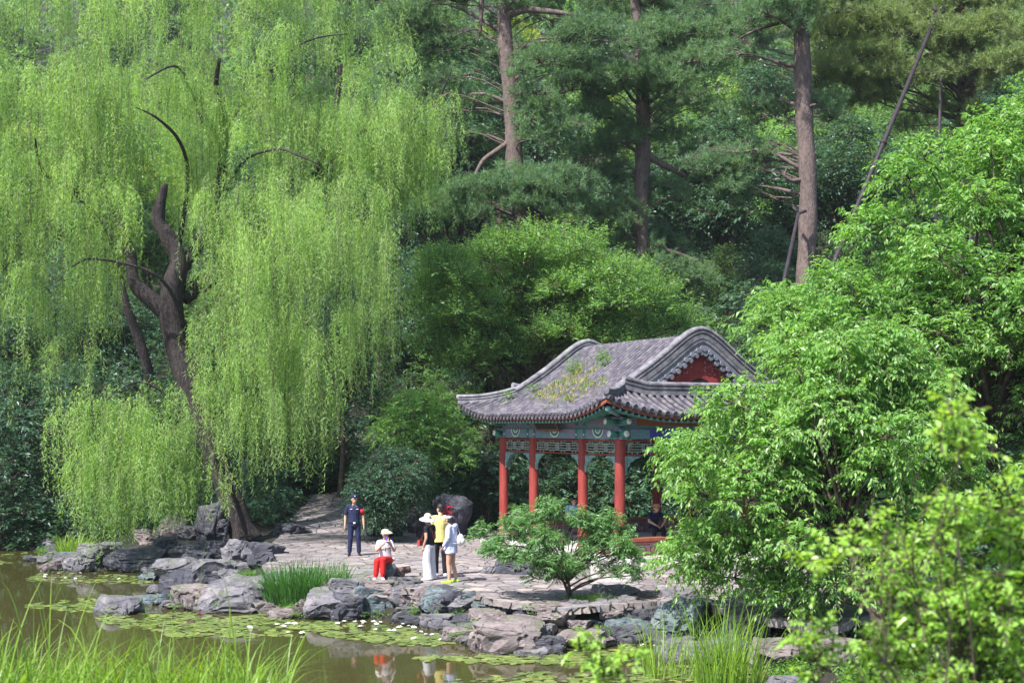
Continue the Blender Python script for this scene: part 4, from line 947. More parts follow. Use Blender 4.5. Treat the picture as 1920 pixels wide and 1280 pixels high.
# ------------------------------------------------------------------ broadleaf trees near the pavilion
def region_tree(name, label, cat, poly, Yc, dh, n, base, lm, seed, **kw):
    rg = np.random.default_rng(seed * 7 + 1); r = kw.pop('r', (.6, 1.0)); flat = kw.pop('flat', .8); mar = kw.pop('mar', 25); mind = kw.pop('mind', .55)
    return leafy_tree(name, label, cat, base, clumps_from(poly, Yc, dh, n, rg, r, flat, mar, mind), lm, seed=seed, **kw)
big_poly = [(1905, 140), (1820, 250), (1700, 280), (1640, 370), (1590, 460), (1500, 500), (1430, 560), (1420, 640), (1500, 720), (1680, 900), (1900, 1000), (2250, 1000), (2300, 300), (2100, 60)]
region_tree('broadleaf_tree', 'big bright green leafy tree filling the right edge behind the overhanging one', 'tree', big_poly, 33, 3.0, 175, G(1880, 1100, -.1), M['near'], 3,
            leaf=(.17, .070), sp=150, nl=9, ln=.55, droop=.5, hang=.45, r=(.7, 1.15), trunk_r=.22, mar=22, updir=.5, low=-.4)
near_poly = [(1470, 600), (1420, 700), (1370, 720), (1330, 760), (1290, 800), (1215, 850), (1200, 915), (1235, 960), (1250, 1010), (1235, 1085), (1300, 1100), (1400, 1140), (1560, 1160), (1660, 1130), (1800, 1000), (1820, 800), (1700, 640), (1560, 580)]
region_tree('broadleaf_tree', 'bright green tree with drooping leaves overhanging the shore and hiding half of the pavilion', 'tree', near_poly, 26, 2.1, 115, G(1660, 1215, -.35), M['near'], 5,
            leaf=(.135, .062), sp=260, nl=9, ln=.42, droop=.5, hang=.55, r=(.42, .75), trunk_r=.12, mar=26, updir=.35, mind=.42)
mid_poly = [(800, 470), (860, 410), (960, 430), (1060, 400), (1110, 440), (1230, 500), (1260, 560), (1330, 590), (1280, 650), (1100, 690), (980, 720), (860, 720), (790, 690), (770, 560)]
region_tree('broadleaf_tree', 'light green bushy tree with upright leafy shoots right behind the pavilion roof', 'tree', mid_poly, 49, 2.6, 100, np.array([.9, 50, hz(.9, 50)]), M['shoot'], 9,
            leaf=(.20, .06), sp=120, nl=11, ln=.7, droop=.12, hang=.15, r=(.7, 1.15), trunk_r=.16, mar=26, updir=.9, trunks=4, low=-.3)
pe = G(1068, 1134, -.1)
peach_poly = [(880, 1010), (905, 985), (960, 965), (1040, 935), (1080, 955), (1150, 965), (1175, 990), (1190, 1020), (1215, 1060), (1195, 1090), (1130, 1078), (1060, 1085), (1010, 1095), (975, 1080), (940, 1060), (890, 1030)]
region_tree('peach_tree', 'small spreading peach tree with forked trunk growing from the shore rocks', 'tree', peach_poly, pe[1] + .1, .95, 66, pe, M['peach'], 12,
            leaf=(.15, .030), sp=470, nl=13, ln=.24, droop=.15, hang=.5, r=(.16, .30), trunk_r=.045, mar=7, mind=.2, updir=.5, trunks=3, fork=.25, spread=1.1, lean=pe + np.array([0, .1, .75]))
def bush(name, label, poly, Yc, dh, n, lm, seed, leaf=(.12, .05), sp=90, r=(.35, .6), base=None, **kw):
    poly = np.array(poly, float); cx = poly[:, 0].mean(); X = (cx - 960) / FPX * Yc
    base = np.array([X, Yc, hz(X, Yc)]) if base is None else base
    kw.setdefault('trunks', 3); kw.setdefault('trunk_r', .05); kw.setdefault('ln', .35); kw.setdefault('nl', 8)
    return region_tree(name, label, 'bush', poly, Yc, dh, n, base, lm, seed, leaf=leaf, sp=sp, r=r, twigs=False, **kw)
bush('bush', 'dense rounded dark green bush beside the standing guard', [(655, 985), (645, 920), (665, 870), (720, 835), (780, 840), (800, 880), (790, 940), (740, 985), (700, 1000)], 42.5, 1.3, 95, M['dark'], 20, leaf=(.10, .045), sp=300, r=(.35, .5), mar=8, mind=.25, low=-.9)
bush('shrub', 'grey green leafy shrub left of the pavilion above the inscribed boulder', [(700, 800), (760, 730), (840, 740), (870, 800), (900, 870), (830, 900), (740, 850), (690, 840)], 46, 1.8, 48, M['shoot'], 21, leaf=(.18, .07), sp=80, r=(.55, .85), mar=14)
bush('shrub', 'broad leaved dark plants on the slope between boulder and pavilion columns', [(830, 880), (900, 840), (960, 850), (1000, 880), (960, 940), (880, 930), (840, 910)], 47, 1.0, 26, M['dark'], 22, leaf=(.26, .15), sp=50, r=(.4, .6), mar=10)
bush('shrub', 'dark shrubs seen through the pavilion columns', [(960, 900), (1000, 840), (1090, 850), (1180, 870), (1200, 960), (1080, 980), (980, 960)], 49, 1.2, 34, M['dark'], 23, leaf=(.22, .10), sp=50, r=(.5, .8), mar=10)
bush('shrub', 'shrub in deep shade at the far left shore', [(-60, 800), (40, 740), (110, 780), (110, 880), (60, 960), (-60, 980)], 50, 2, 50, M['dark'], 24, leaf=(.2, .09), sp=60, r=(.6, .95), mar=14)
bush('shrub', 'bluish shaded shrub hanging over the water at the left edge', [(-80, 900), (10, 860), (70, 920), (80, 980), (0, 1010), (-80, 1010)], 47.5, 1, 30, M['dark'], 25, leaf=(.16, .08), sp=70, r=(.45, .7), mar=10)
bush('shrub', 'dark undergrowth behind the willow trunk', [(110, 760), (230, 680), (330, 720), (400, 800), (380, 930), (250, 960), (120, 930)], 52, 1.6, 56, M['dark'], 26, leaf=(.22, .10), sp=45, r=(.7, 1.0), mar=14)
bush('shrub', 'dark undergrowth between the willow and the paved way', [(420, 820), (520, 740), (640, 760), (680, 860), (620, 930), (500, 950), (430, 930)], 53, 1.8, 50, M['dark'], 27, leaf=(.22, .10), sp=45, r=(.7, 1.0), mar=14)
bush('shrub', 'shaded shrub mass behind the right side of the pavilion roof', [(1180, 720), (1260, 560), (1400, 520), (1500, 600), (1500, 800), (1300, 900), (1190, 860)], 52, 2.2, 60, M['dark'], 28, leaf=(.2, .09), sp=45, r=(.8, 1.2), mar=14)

# ------------------------------------------------------------------ pines
def pine_tree(label, trunk, widths, Y0, pads, seed, lm, lmbs=(), Ys=None):
    rg = np.random.default_rng(seed); root = empty('pine_tree', (0, 0, 0), label=label, cat='tree')
    tr = np.array([P(x, y, Y0 if Ys is None else Ys[i]) for i, (x, y) in enumerate(trunk)]); bx, by = tr[-1][0], tr[-1][1]
    g = hz(bx, by) - .3
    if g < tr[-1][2]: tr = np.vstack([tr, [bx + .1, by, g]]); widths = list(widths) + [widths[-1] * 1.15]
    t = np.arange(len(tr)); q = np.linspace(0, len(tr) - 1, 40); path = np.stack([np.interp(q, t, tr[:, k]) for k in range(3)], 1)
    path[1:-1] = (path[:-2] + path[1:-1] * 2 + path[2:]) / 4; path[:, 0] += np.sin(q * 2.1 + seed) * .06
    rr = np.interp(q, t, widths) / 2 * Y0 / FPX * (1 + .05 * np.sin(q * 7))
    root.location = path[-1]
    T = MB(); T.tube(path, rr, 14); B = MB(); L = MB()
    pads = [(*p_, 1) for p_ in pads] + [(p_[0] + rg.uniform(-1.15, 1.15) * p_[3] * 43, p_[1] + rg.uniform(-.75, .75) * 43, p_[2] + rg.uniform(-1.2, 1.2), p_[3] * rg.uniform(.3, .6), p_[4] * rg.uniform(.6, 1.2), 0) for p_ in pads for _ in range(3)]
    for (px, py, dy, rx, rz_, main) in pads:
        c = P(px, py, Y0 + dy); i = int(np.clip(np.argmin(np.abs(path[:, 2] - (c[2] - .4 - .12 * abs(c[0] - path[0, 0])))), 0, 39))
        limb = curve(path[i], c - [0, 0, .15], rg, .13, 8); B.tube(limb, np.linspace(min(rr[i] * .4, .10 if main else .035), .02, 8), 6)
        nt = int(75 * rx * rx + 12); a = rg.uniform(0, 6.283, nt); q_ = np.sqrt(rg.random(nt)); R2 = rx * (1 + .25 * np.sin(a * 3 + px)); tips = np.stack([c[0] + np.cos(a) * q_ * R2, c[1] + np.sin(a) * q_ * R2, c[2] + rz_ * (1 - q_ ** 2) * rg.uniform(-.2, 1, nt) - .25 * q_ * rz_ + rg.normal(0, .16, nt)], 1)
        for k in rg.choice(nt, min(nt, 9), replace=False): B.tube(curve(limb[-1 - rg.integers(0, 3)], tips[k] - [0, 0, .08], rg, .12, 4), np.linspace(.03, .012, 4), 4, cap=False)
        N = 22; ax = unit(np.array([0, 0, .8]) + (tips - c) * .6 / rx + rg.normal(0, .4, tips.shape)); sft = rg.uniform(-.12, .04, (nt, N, 1))
        d = ax[:, None] * rg.uniform(.1, 1.0, (nt, N, 1)) + rg.normal(0, .5, (nt, N, 3)); o = tips[:, None] + ax[:, None] * sft
        n = nt * N; leaf_quads(L, o.reshape(n, 3), d.reshape(n, 3), rg.normal(0, 1, (n, 3)), rg.uniform(.16, .30, n), .025, rg); L.at[-1] = np.clip(L.at[-1] * .4 + np.repeat(rg.random(nt), N) * .7, 0, 1)
    for pts, ww in lmbs:
        a = np.array([P(x, y, Y0 + dy) for x, y, dy in pts]); t_ = np.arange(len(a)); q2 = np.linspace(0, len(a) - 1, 16); pp = np.stack([np.interp(q2, t_, a[:, k]) for k in range(3)], 1); pp[1:-1] = (pp[:-2] + pp[1:-1] * 2 + pp[2:]) / 4
        B.tube(pp, np.interp(q2, t_, ww) / 2 * Y0 / FPX, 7)
    bk = M['bark' if 'willow' in label and 'leaning' in label else 'pbark']
    T.build('trunk', bk, root, True); B.build('branch', bk, root, True); L.build('crown', lm, root); rebase(root)
pine_tree('tall pine with the leftmost straight trunk, beside the willow crown', [(943, -60), (951, 100), (958, 200), (963, 300), (982, 380), (1000, 430)], [26, 29, 32, 34, 48, 56], 58,
    [(830, 378, -1.5, 1.5, .6), (900, 350, -2, 1.7, .6), (985, 345, -2.4, 1.9, .7), (1050, 365, -1.5, 1.5, .5), (1030, 330, -1, 1.3, .5), (760, 40, 1, 2, .8), (850, 90, 1.5, 1.7, .8), (800, 170, 1, 1.5, .7), (870, 190, 1, 1.4, .8), (880, 260, 1, 1.2, .6), (1040, 110, -1, 1.7, .6), (1100, 60, -1, 1.8, .6), (1010, 200, -1, 1.2, .5), (1060, 240, -1, 1.4, .6), (1090, 150, -.5, 1.4, .6), (790, -30, 1, 2.2, .9), (920, -40, 0, 2, .9), (1050, -30, 0, 2, .8), (1000, 20, 1, 1.5, .6)], 41, M['pine'],
    [([(950, 30, 0), (985, 18, -.5), (1030, 22, -.8), (1090, 30, -1)], [14, 13, 11, 6]), ([(962, 75, 0), (980, 110, -.5), (975, 145, -.6)], [9, 7, 4]), ([(985, 378, -.6), (1025, 378, -1)], [9, 9]), ([(905, -10, 0), (900, 60, 0), (895, 80, 0)], [9, 7, 3]), ([(965, 260, 0), (905, 300, -.6), (880, 350, -1)], [12, 8, 5])])
pine_tree('tall slender pine in the middle with a dark trunk rising behind the bushy tree', [(1190, -60), (1196, 60), (1204, 200), (1208, 300), (1202, 420), (1202, 545)], [18, 21, 26, 28, 25, 24], 60,
    [(1140, 150, -1.5, 1.5, .6), (1200, 140, -2, 1.5, .6), (1260, 150, -2, 1.5, .7), (1300, 110, -1.5, 1.6, .7), (1240, 60, -1, 1.6, .7), (1330, 60, -1, 1.7, .7), (1290, 190, -1.5, 1.2, .5), (1120, 210, -1, 1.4, .6), (1170, 250, 0, 1.3, .6), (1150, 330, 1, 1.3, .6), (1110, 280, 1, 1.3, .5), (1160, 390, 0, 1.3, .7), (1130, 430, 0, 1.1, .7), (1260, 250, 1, 1.2, .6), (1180, 0, 1, 2, .8), (1290, -20, 0, 2, .8), (1390, 30, -1, 1.4, .6), (1250, 350, 1, 1.1, .5), (1300, 520, 0, 1.4, .5), (1240, 490, 0, 1.3, .5)], 42, M['pine'],
    [([(1210, 290, 0), (1245, 310, 0), (1285, 330, .5)], [14, 13, 8]), ([(1335, 100, -.5), (1365, 85, -1), (1390, 70, -1)], [11, 12, 10]), ([(1205, 210, 0), (1222, 202, -.5)], [7, 6]), ([(1215, 460, 0), (1270, 475, 0), (1310, 490, 0)], [10, 8, 5])])
pine_tree('tall pine with the thick bare reddish trunk right of the middle', [(1487, -60), (1497, 20), (1505, 130), (1511, 230), (1512, 330), (1514, 450), (1513, 560)], [26, 29, 32, 32, 33, 34, 36], 55,
    [(1440, 20, -1, 1.4, .6), (1500, -10, -1, 1.6, .6), (1380, 100, 0, 1.1, .5), (1360, 310, 1, 1.3, .6), (1400, 290, 1, 1.2, .5), (1370, 350, 1, 1.2, .5), (1330, 300, 1, 1.1, .5), (1560, -30, 0, 1.6, .6), (1420, 200, 1.5, 1.1, .5), (1550, 190, 1, 1, .4)], 43, M['pine'],
    [([(1514, 205, 0), (1522, 198, -.4), (1530, 196, -.5)], [8, 6, 4]), ([(1510, 335, 0), (1485, 340, -.2), (1470, 330, -.3), (1475, 315, -.3)], [8, 7, 5, 3]), ([(1490, 35, 0), (1420, 55, 0), (1380, 75, .3)], [8, 6, 3])])
pine_tree('old pine with wide olive green boughs propped by the slanting pole', [(1770, -60), (1800, 60), (1815, 160), (1812, 260), (1820, 420)], [30, 32, 34, 34, 36], 60,
    [(1560, 60, -2, 1.8, .7), (1620, 100, -2.5, 1.9, .8), (1680, 140, -2.5, 1.8, .9), (1580, 150, -2, 1.5, .7), (1640, 30, -2, 1.9, .8), (1720, 60, -2, 1.7, .8), (1560, 0, -1, 1.8, .8), (1800, 70, -2.5, 1.8, .8), (1870, 50, -2.5, 1.8, .8), (1900, 110, -3, 1.7, .7), (1830, 130, -2.5, 1.6, .7), (1780, 0, -1, 2, .8), (1880, -20, -1, 2, .8), (1750, 200, 0, 1.2, .6), (1640, 180, -1, 1.2, .6), (1700, -30, 0, 2, .8), (1830, 225, -1, 1.0, .5)], 44, M['olive'],
    [([(1765, 98, -1), (1720, 105, -2), (1680, 125, -2.3), (1650, 135, -2.5)], [6, 7, 6, 4]), ([(1930, 85, -2), (1880, 95, -2.5), (1830, 125, -2.5)], [6, 6, 3])])
pine_tree('distant pine whose short trunk shows above the thick bare one on the left', [(1400, -60), (1406, 50), (1408, 110), (1408, 200)], [20, 20, 20, 22], 95,
    [(1380, 10, -1, 2, .8), (1440, 60, -1, 1.6, .7), (1350, 80, 0, 1.6, .7), (1420, -30, -1, 2.2, .9), (1460, 110, 0, 1.3, .6)], 45, M['pine'])
pine_tree('dark leaning trunk standing behind the left side of the willow', [(205, 430), (235, 560), (262, 640), (275, 700), (290, 780)], [10, 15, 18, 20, 22], 52,
    [(180, 400, 0, 1.2, .5), (230, 440, 1, 1.2, .5)], 46, M['pine'])

# ------------------------------------------------------------------ iron poles propping the pines
M['pole'] = surf('prop_pole', [(.3, (.012, .009, .013)), (.7, (.035, .026, .032))], 4, .7, .3)
def pole(x0, y0, Y0, x1, y1, Y1, w, label, fork=True):
    a = P(x0, y0, Y0); c = P(x1, y1, Y1); d = unit(c - a)
    g = hz(c[0], c[1])
    if c[2] > g: c = c + d * ((c[2] - g) / max(.05, -d[2]))
    b = MB(); r = w / 2 * Y0 / FPX; b.tube([a, a * .7 + c * .3, a * .4 + c * .6, c], [r * .8, r * .95, r, r * 1.05], 10); b.tube([a * .7 + c * .3 - d * .05, a * .7 + c * .3 + d * .05], r * 1.5, 10)
    if fork:
        s_ = unit(np.cross(d, [0, 1, 0])); b.tube([a, a - d * .25 + s_ * .28], r * .7, 8); b.tube([a, a - d * .25 - s_ * .28], r * .7, 8)
    tag(b.build('prop_pole', M['pole'], None, True), label, 'pole')
pole(1757, 25, 57, 1568, 482, 52, 9, 'long dark pole slanting up from the trees to the high pine bough')
pole(1765, 140, 57, 1760, 275, 57, 7, 'thin upright dark pole under the pine bough at the right')
pole(1497, 400, 54, 1466, 545, 52, 8, 'dark slanting pole just left of the thick bare pine trunk')

# ------------------------------------------------------------------ wooded hillside
def proto(seed, H, Rr, lm, leaf, n, sp, label, flat=.8):
    rg = np.random.default_rng(seed); cl = []
    while len(cl) < n:
        v = rg.uniform(-1, 1, 3)
        if np.linalg.norm(v) > 1: continue
        v = v * (.6 + .4 * rg.random()); r = rg.uniform(.22, .38) * Rr
        cl.append((v[0] * Rr * .8, v[1] * Rr * .8, H * .62 + v[2] * H * .36, r, r * flat))
    return leafy_tree('broadleaf_tree', label, 'tree', (0, 0, 0), cl, lm, leaf=leaf, sp=sp, nl=8, ln=.8, droop=.25, hang=.25, seed=seed, trunk_r=.2, twigs=False, group='trees on the wooded slope')
KINDS = [
    (proto(61, 10, 3.6, M['mid'], (.26, .13), 26, 34, ''), 'mid green leafy tree on the wooded slope behind the pines', 'leafy trees on the wooded slope'),
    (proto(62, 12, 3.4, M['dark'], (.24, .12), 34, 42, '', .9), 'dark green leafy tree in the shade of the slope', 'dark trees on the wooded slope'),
    (proto(63, 9, 4.0, M['shoot'], (.24, .09), 28, 34, ''), 'light green spreading tree on the wooded slope', 'light green trees on the wooded slope'),
    (proto(64, 8, 3.4, M['yel'], (.28, .14), 22, 34, ''), 'yellow green tree glowing high up between the pines', 'yellow green trees high on the slope'),
]
rg = np.random.default_rng(70); used = set(); placed = []
rows = [(54.5, 15), (58, 18), (62, 19), (67, 19), (75, 17), (88, 17), (72, 14), (82, 14), (94, 15), (108, 15), (124, 15), (142, 15)]
for Yr, n in rows:
    for k in range(n):
        px = -180 + 2280 * (k + .5 + rg.uniform(-.35, .35)) / n; Y = Yr + rg.uniform(-3, 3); X = (px - 960) / FPX * Y
        z = hz(X, Y)
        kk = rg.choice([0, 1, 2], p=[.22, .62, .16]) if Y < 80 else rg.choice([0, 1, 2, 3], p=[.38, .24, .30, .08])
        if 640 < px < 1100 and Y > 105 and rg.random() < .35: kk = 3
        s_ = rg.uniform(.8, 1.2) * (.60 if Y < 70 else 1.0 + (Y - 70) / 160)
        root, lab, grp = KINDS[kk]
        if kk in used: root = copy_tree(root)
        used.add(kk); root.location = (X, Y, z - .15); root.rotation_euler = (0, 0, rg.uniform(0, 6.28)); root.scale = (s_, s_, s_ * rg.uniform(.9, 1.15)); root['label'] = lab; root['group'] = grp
# far wood closing the hilltop, one mass
b = MB(); rg = np.random.default_rng(71)
n = 2400; px = rg.uniform(-200, 2120, n); Y = rg.uniform(150, 215, n); X = (px - 960) / FPX * Y; z = height(X, Y) + rg.uniform(.5, 13, n)
sprays(b, np.stack([X, Y, z], 1), rg.normal(0, 1, (n, 3)), 3.0, 16, 1.0, .55, rg)
tag(b.build('far_wood', M['mid']), 'far tree tops closing the top of the slope', 'wood', kind='stuff')
# low undergrowth over the bare soil
b = MB(); n = 60000; X = rg.uniform(-45, 45, n); Y = 47 + 60 * rg.random(n) ** 1.5; z = height(X, Y)
k = (np.abs(X / Y) < .46) & ~inpoly(np.stack([X, Y], 1), PAVE); X, Y, z = X[k], Y[k], z[k]
z = z + rg.random(len(z)) ** 2 * 1.6
n = 9000; x2 = rg.uniform(9.5, 26, n); y2 = rg.uniform(30, 52, n); X = np.concatenate([X, x2]); Y = np.concatenate([Y, y2]); z = np.concatenate([z, height(x2, y2) + rg.random(n) ** 2 * .8])
sprays(b, np.stack([X, Y, z], 1), rg.normal(0, .6, (len(X), 3)) + [0, 0, 1], .7, 7, .26, .12, rg)
tag(b.build('undergrowth', M['dark']), 'low leafy undergrowth covering the shaded slope', 'undergrowth', kind='stuff')

# ------------------------------------------------------------------ people
M['skin'] = plain('skin', (.40, .235, .165), .55, .35, .1, 60, .06)
M['lip'] = plain('lip', (.38, .12, .10), .5); M['eye'] = plain('eye_dark', (.02, .015, .012), .3, .5, 0)
M['hair'] = plain('dark_hair', (.018, .014, .013), .5, .4, .5, 90)
M['greyhair'] = plain('grey_hair', (.35, .34, .36), .6, .3, .5, 90)
M['navy'] = plain('navy_cloth', (.016, .02, .055), .85, .2, .3, 20)
M['blackc'] = plain('black_cloth', (.012, .012, .018), .85, .2, .3, 20)
M['whitec'] = plain('white_cloth', (.52, .51, .56), .85, .2, .3, 14, .05)
M['lilac'] = plain('pale_jacket', (.42, .44, .62), .8, .2, .3, 14, .06)
M['yellowc'] = plain('yellow_cloth', (.55, .47, .17), .85, .2, .3, 14, .06)
M['redc'] = plain('red_cloth', (.45, .018, .018), .75, .2, .3, 14, .1)
M['beige'] = plain('straw_beige', (.50, .41, .29), .8, .2, .3, 50, .1)
M['neon'] = plain('neon_shoe', (.26, .50, .015), .5, .4)
M['shoe'] = plain('dark_shoe', (.015, .013, .013), .4, .4); M['lshoe'] = plain('light_shoe', (.6, .58, .60), .6)
M['silver'] = plain('silver_metal', (.6, .6, .62), .3, .8); M['phone'] = plain('phone_purple', (.10, .05, .35), .3, .6)
M['redbag'] = plain('red_leather', (.30, .03, .025), .45, .5); M['cream'] = plain('cream_bag', (.62, .60, .60), .7)
M['cap_red'] = plain('faded_red_cap', (.50, .16, .10), .8); M['skyblue'] = plain('light_blue_cloth', (.25, .42, .70), .8)

def cap(B, a, c, ra, rb, n=12, flat=1.0):
    a = np.asarray(a, float); c = np.asarray(c, float); d = unit(c - a); pts = []; rr = []
    for q in (-.96, -.75, -.4): pts.append(a + d * ra * q); rr.append(ra * math.sqrt(1 - q * q))
    for t in (0, .5, 1): pts.append(a + (c - a) * t); rr.append(ra + (rb - ra) * t)
    for q in (.4, .75, .96): pts.append(c + d * rb * q); rr.append(rb * math.sqrt(1 - q * q))
    B.tube(pts, rr, n, flat=flat)
def loft(B, rings, n=20):
    V = []
    for (cx, cy, cz, rx, ry) in rings:
        a = np.arange(n) * 2 * np.pi / n; V.append(np.stack([cx + rx * np.cos(a), cy + ry * np.sin(a), np.full(n, cz)], 1))
    k = len(rings); F = [(i * n + j, i * n + (j + 1) % n, (i + 1) * n + (j + 1) % n, (i + 1) * n + j) for i in range(k - 1) for j in range(n)]
    F += [tuple(range(n))[::-1], tuple((k - 1) * n + j for j in range(n))]; B.add(np.concatenate(V), F)
def fuse(B, name, mats, parent, voxel=.010, smooth=3):
    o = B.build(name, mats, None); m = o.modifiers.new('r', 'REMESH'); m.mode = 'VOXEL'; m.voxel_size = voxel
    s = o.modifiers.new('s', 'SMOOTH'); s.factor = .5; s.iterations = smooth
    bpy.context.view_layer.update(); dg = bpy.context.evaluated_depsgraph_get()
    me = bpy.data.meshes.new_from_object(o.evaluated_get(dg)); old = o.data; o.modifiers.clear(); o.data = me; me.name = name; bpy.data.meshes.remove(old)
    me.materials.clear()
    for k in (mats if isinstance(mats, (list, tuple)) else [mats]): me.materials.append(k)
    me.polygons.foreach_set('use_smooth', np.ones(len(me.polygons), bool)); me.polygons.foreach_set('material_index', np.zeros(len(me.polygons), np.int32)); me.update()
    o.parent = parent; return o
def hand(B, w, d, side, curl=.35, pn=None):
    d = unit(d); pn = unit(pn if pn is not None else np.cross(d, [0, 1, 0.01])); s = unit(np.cross(d, pn))
    cap(B, w, w + d * .075, .026, .034, flat=.55)
    for k, (o, ln) in enumerate(((-.027, .068), (-.009, .078), (.009, .074), (.026, .058))):
        a = w + d * .085 + s * o; m_ = a + d * ln * .5 - pn * curl * .018; e = m_ + unit(d - pn * curl * 1.2) * ln * .5; cap(B, a, m_, .0095, .009, 8); cap(B, m_, e, .009, .0078, 8)
    a = w + d * .03 + s * side * .03; m_ = a + unit(d * .7 + s * side * .8) * .036; cap(B, a, m_, .013, .011, 8); cap(B, m_, m_ + unit(d + s * side * .15 - pn * .3) * .03, .0105, .009, 8)
STAND = dict(pelvis=(0, 0, .93), chest=(0, 0, 1.26), neck=(0, .01, 1.46), head=(0, -.02, 1.60), sl=(.185, .01, 1.40), sr=(-.185, .01, 1.40), el=(.235, .03, 1.12), er=(-.235, .03, 1.12),
             wl=(.25, -.04, .88), wr=(-.25, -.04, .88), hl=(.09, 0, .90), hr=(-.09, 0, .90), kl=(.105, -.01, .49), kr=(-.105, -.01, .49), al=(.115, .03, .08), ar=(-.115, .03, .08))
def person(label, loc, rz, H, J=None, top='navy', sleeve=.8, bottom='navy', legs='trousers', hem=.84, shoe='shoe', hair='hair', yaw=0, group=None, toe=None, curl=.35, wide=0, female=False, longhair=False, heady=0):
    j = {k: np.array(v, float) for k, v in {**STAND, **(J or {})}.items()}
    root = empty('person', loc, rz, label, 'person', group); root.scale = (H / 1.73,) * 3
    B = MB(); B.ell(j['pelvis'] + [0, 0, .02], (.155, .115, .13), 16, 10); B.ell(j['chest'], (.15, .105, .20), 16, 12); mid = (j['pelvis'] + j['chest']) / 2; B.ell(mid, (.135, .10, .16), 16, 10)
    cap(B, j['chest'] + [0, 0, .08], j['neck'], .07, .052); cap(B, j['neck'], j['head'] - [0, 0, .06], .052, .05)
    cy_, sy_ = math.cos(yaw), math.sin(yaw); hd = lambda x, y, z: j['head'] + np.array([x * cy_ - y * sy_, x * sy_ + y * cy_, z])
    B.ell(j['head'] + [0, 0, .02], (.078, .092, .105), 20, 14); B.ell(hd(0, -.018, -.055), (.056, .066, .06), 14, 10)
    cap(B, hd(0, -.088, .012), hd(0, -.106, -.022), .010, .015, 8); cap(B, hd(0, -.082, -.052), hd(0, -.086, -.056), .02, .018, 8)
    for s_ in (-1, 1): B.ell(hd(.078 * s_, .005, -.005), (.014, .02, .032), 8, 6); cap(B, j['sl' if s_ > 0 else 'sr'] * .25 + (j['chest'] + [0, 0, .12]) * .75, j['sl' if s_ > 0 else 'sr'], .075, .055)
    for s_, q in ((1, 'l'), (-1, 'r')):
        cap(B, j['s' + q], j['e' + q], .050, .038); cap(B, j['e' + q], j['w' + q], .038, .026); hand(B, j['w' + q], j['w' + q] - j['e' + q], -s_ if q == 'l' else -s_, curl)
        cap(B, j['h' + q], j['k' + q], .088, .058); cap(B, j['k' + q], j['k' + q] * .6 + j['a' + q] * .4 + [0, .012, 0], .054, .056); cap(B, j['k' + q] * .6 + j['a' + q] * .4 + [0, .012, 0], j['a' + q], .056, .036)
        t_ = toe or (.03 * s_, -.16, -.045); cap(B, j['a' + q] + [0, .02, -.035], j['a' + q] + t_, .035, .028)
    body = fuse(B, 'body', [M['skin'], M['eye'], M['lip']], root, .0085, 2)
    me = body.data; C_ = np.empty(len(me.polygons) * 3); me.polygons.foreach_get('center', C_); C_ = C_.reshape(-1, 3); mi = np.zeros(len(C_), np.int32)
    for s_ in (-1, 1):
        e = hd(.031 * s_, -.084, .018); mi[(np.linalg.norm((C_ - e) * [.6, .6, 1.2], axis=1) < .0125)] = 1; e = hd(.031 * s_, -.088, .042); mi[(np.linalg.norm((C_ - e) * [.5, .5, 2.4], axis=1) < .011)] = 1
    mi[np.linalg.norm((C_ - hd(0, -.10, -.053)) * [.5, .5, 1.6], axis=1) < .013] = 2; me.polygons.foreach_set('material_index', mi)
    # shirt
    B = MB(); p, c = j['pelvis'], j['chest']; f = lambda t: p + (c - p) * t
    hz_ = hem - .93; w_ = .0 + wide
    rings = [(*(f(hz_ / .33) if hz_ < 0 else f(.0) + [0, 0, hz_]), .172 + w_, .135 + w_)]
    for t_, rx, ry in ((.25, .160, .128), (.6, .152, .125), (1.0, .172, .13), (1.3, .168, .118)): q = f(t_); rings.append((*q, rx + w_ * .7, ry + w_ * .7))
    q = j['neck'] - [0, 0, .055]; rings.append((*q, .125, .088)); q = j['neck'] - [0, 0, .01]; rings.append((*q, .068, .064)); loft(B, rings)
    for q in 'lr':
        s0, e0, w0 = j['s' + q], j['e' + q], j['w' + q]; cap(B, s0 * .5 + (c + [0, 0, .12]) * .5, s0, .078, .060)
        if sleeve <= 1: B.tube([s0, s0 + (e0 - s0) * sleeve], [.062, .056], 14)
        else: B.tube([s0, e0], [.068, .056], 14); cap(B, e0, e0, .055, .055); B.tube([e0, e0 + (w0 - e0) * (sleeve - 1)], [.055, .042], 14)
    shirt = fuse(B, 'shirt' if sleeve <= 1 else 'jacket', M[top], root, .010, 2)
    # legs
    B = MB(); rings = [(*(p + [0, 0, .10]), .15, .115), (*(p + [0, 0, .0]), .170, .132), (*(p - [0, 0, .08]), .165, .13)]
    if legs != 'bare': loft(B, rings)
    nm = 'trousers'
    for q in 'lr':
        h, k, a = j['h' + q], j['k' + q], j['a' + q]
        if legs == 'trousers': cap(B, h, k, .098, .074, 14); cap(B, k, k, .072, .072); B.tube([k, a + (k - a) * .02], [.072, .062], 14)
        elif legs == 'wide': B.tube([h + [0, 0, .05], k, a + [0, 0, -.04]], [.105, .115, .135], 16)
        elif legs == 'jogger': cap(B, h, k, .105, .085, 14); cap(B, k, k, .082, .082); B.tube([k, k * .25 + a * .75, a + [0, 0, .015]], [.082, .072, .046], 14)
        elif legs == 'shorts': B.tube([h + [0, 0, .03], h * .62 + k * .38], [.105, .105], 16); nm = 'shorts'
    fuse(B, nm, M[bottom], root, .010, 2)
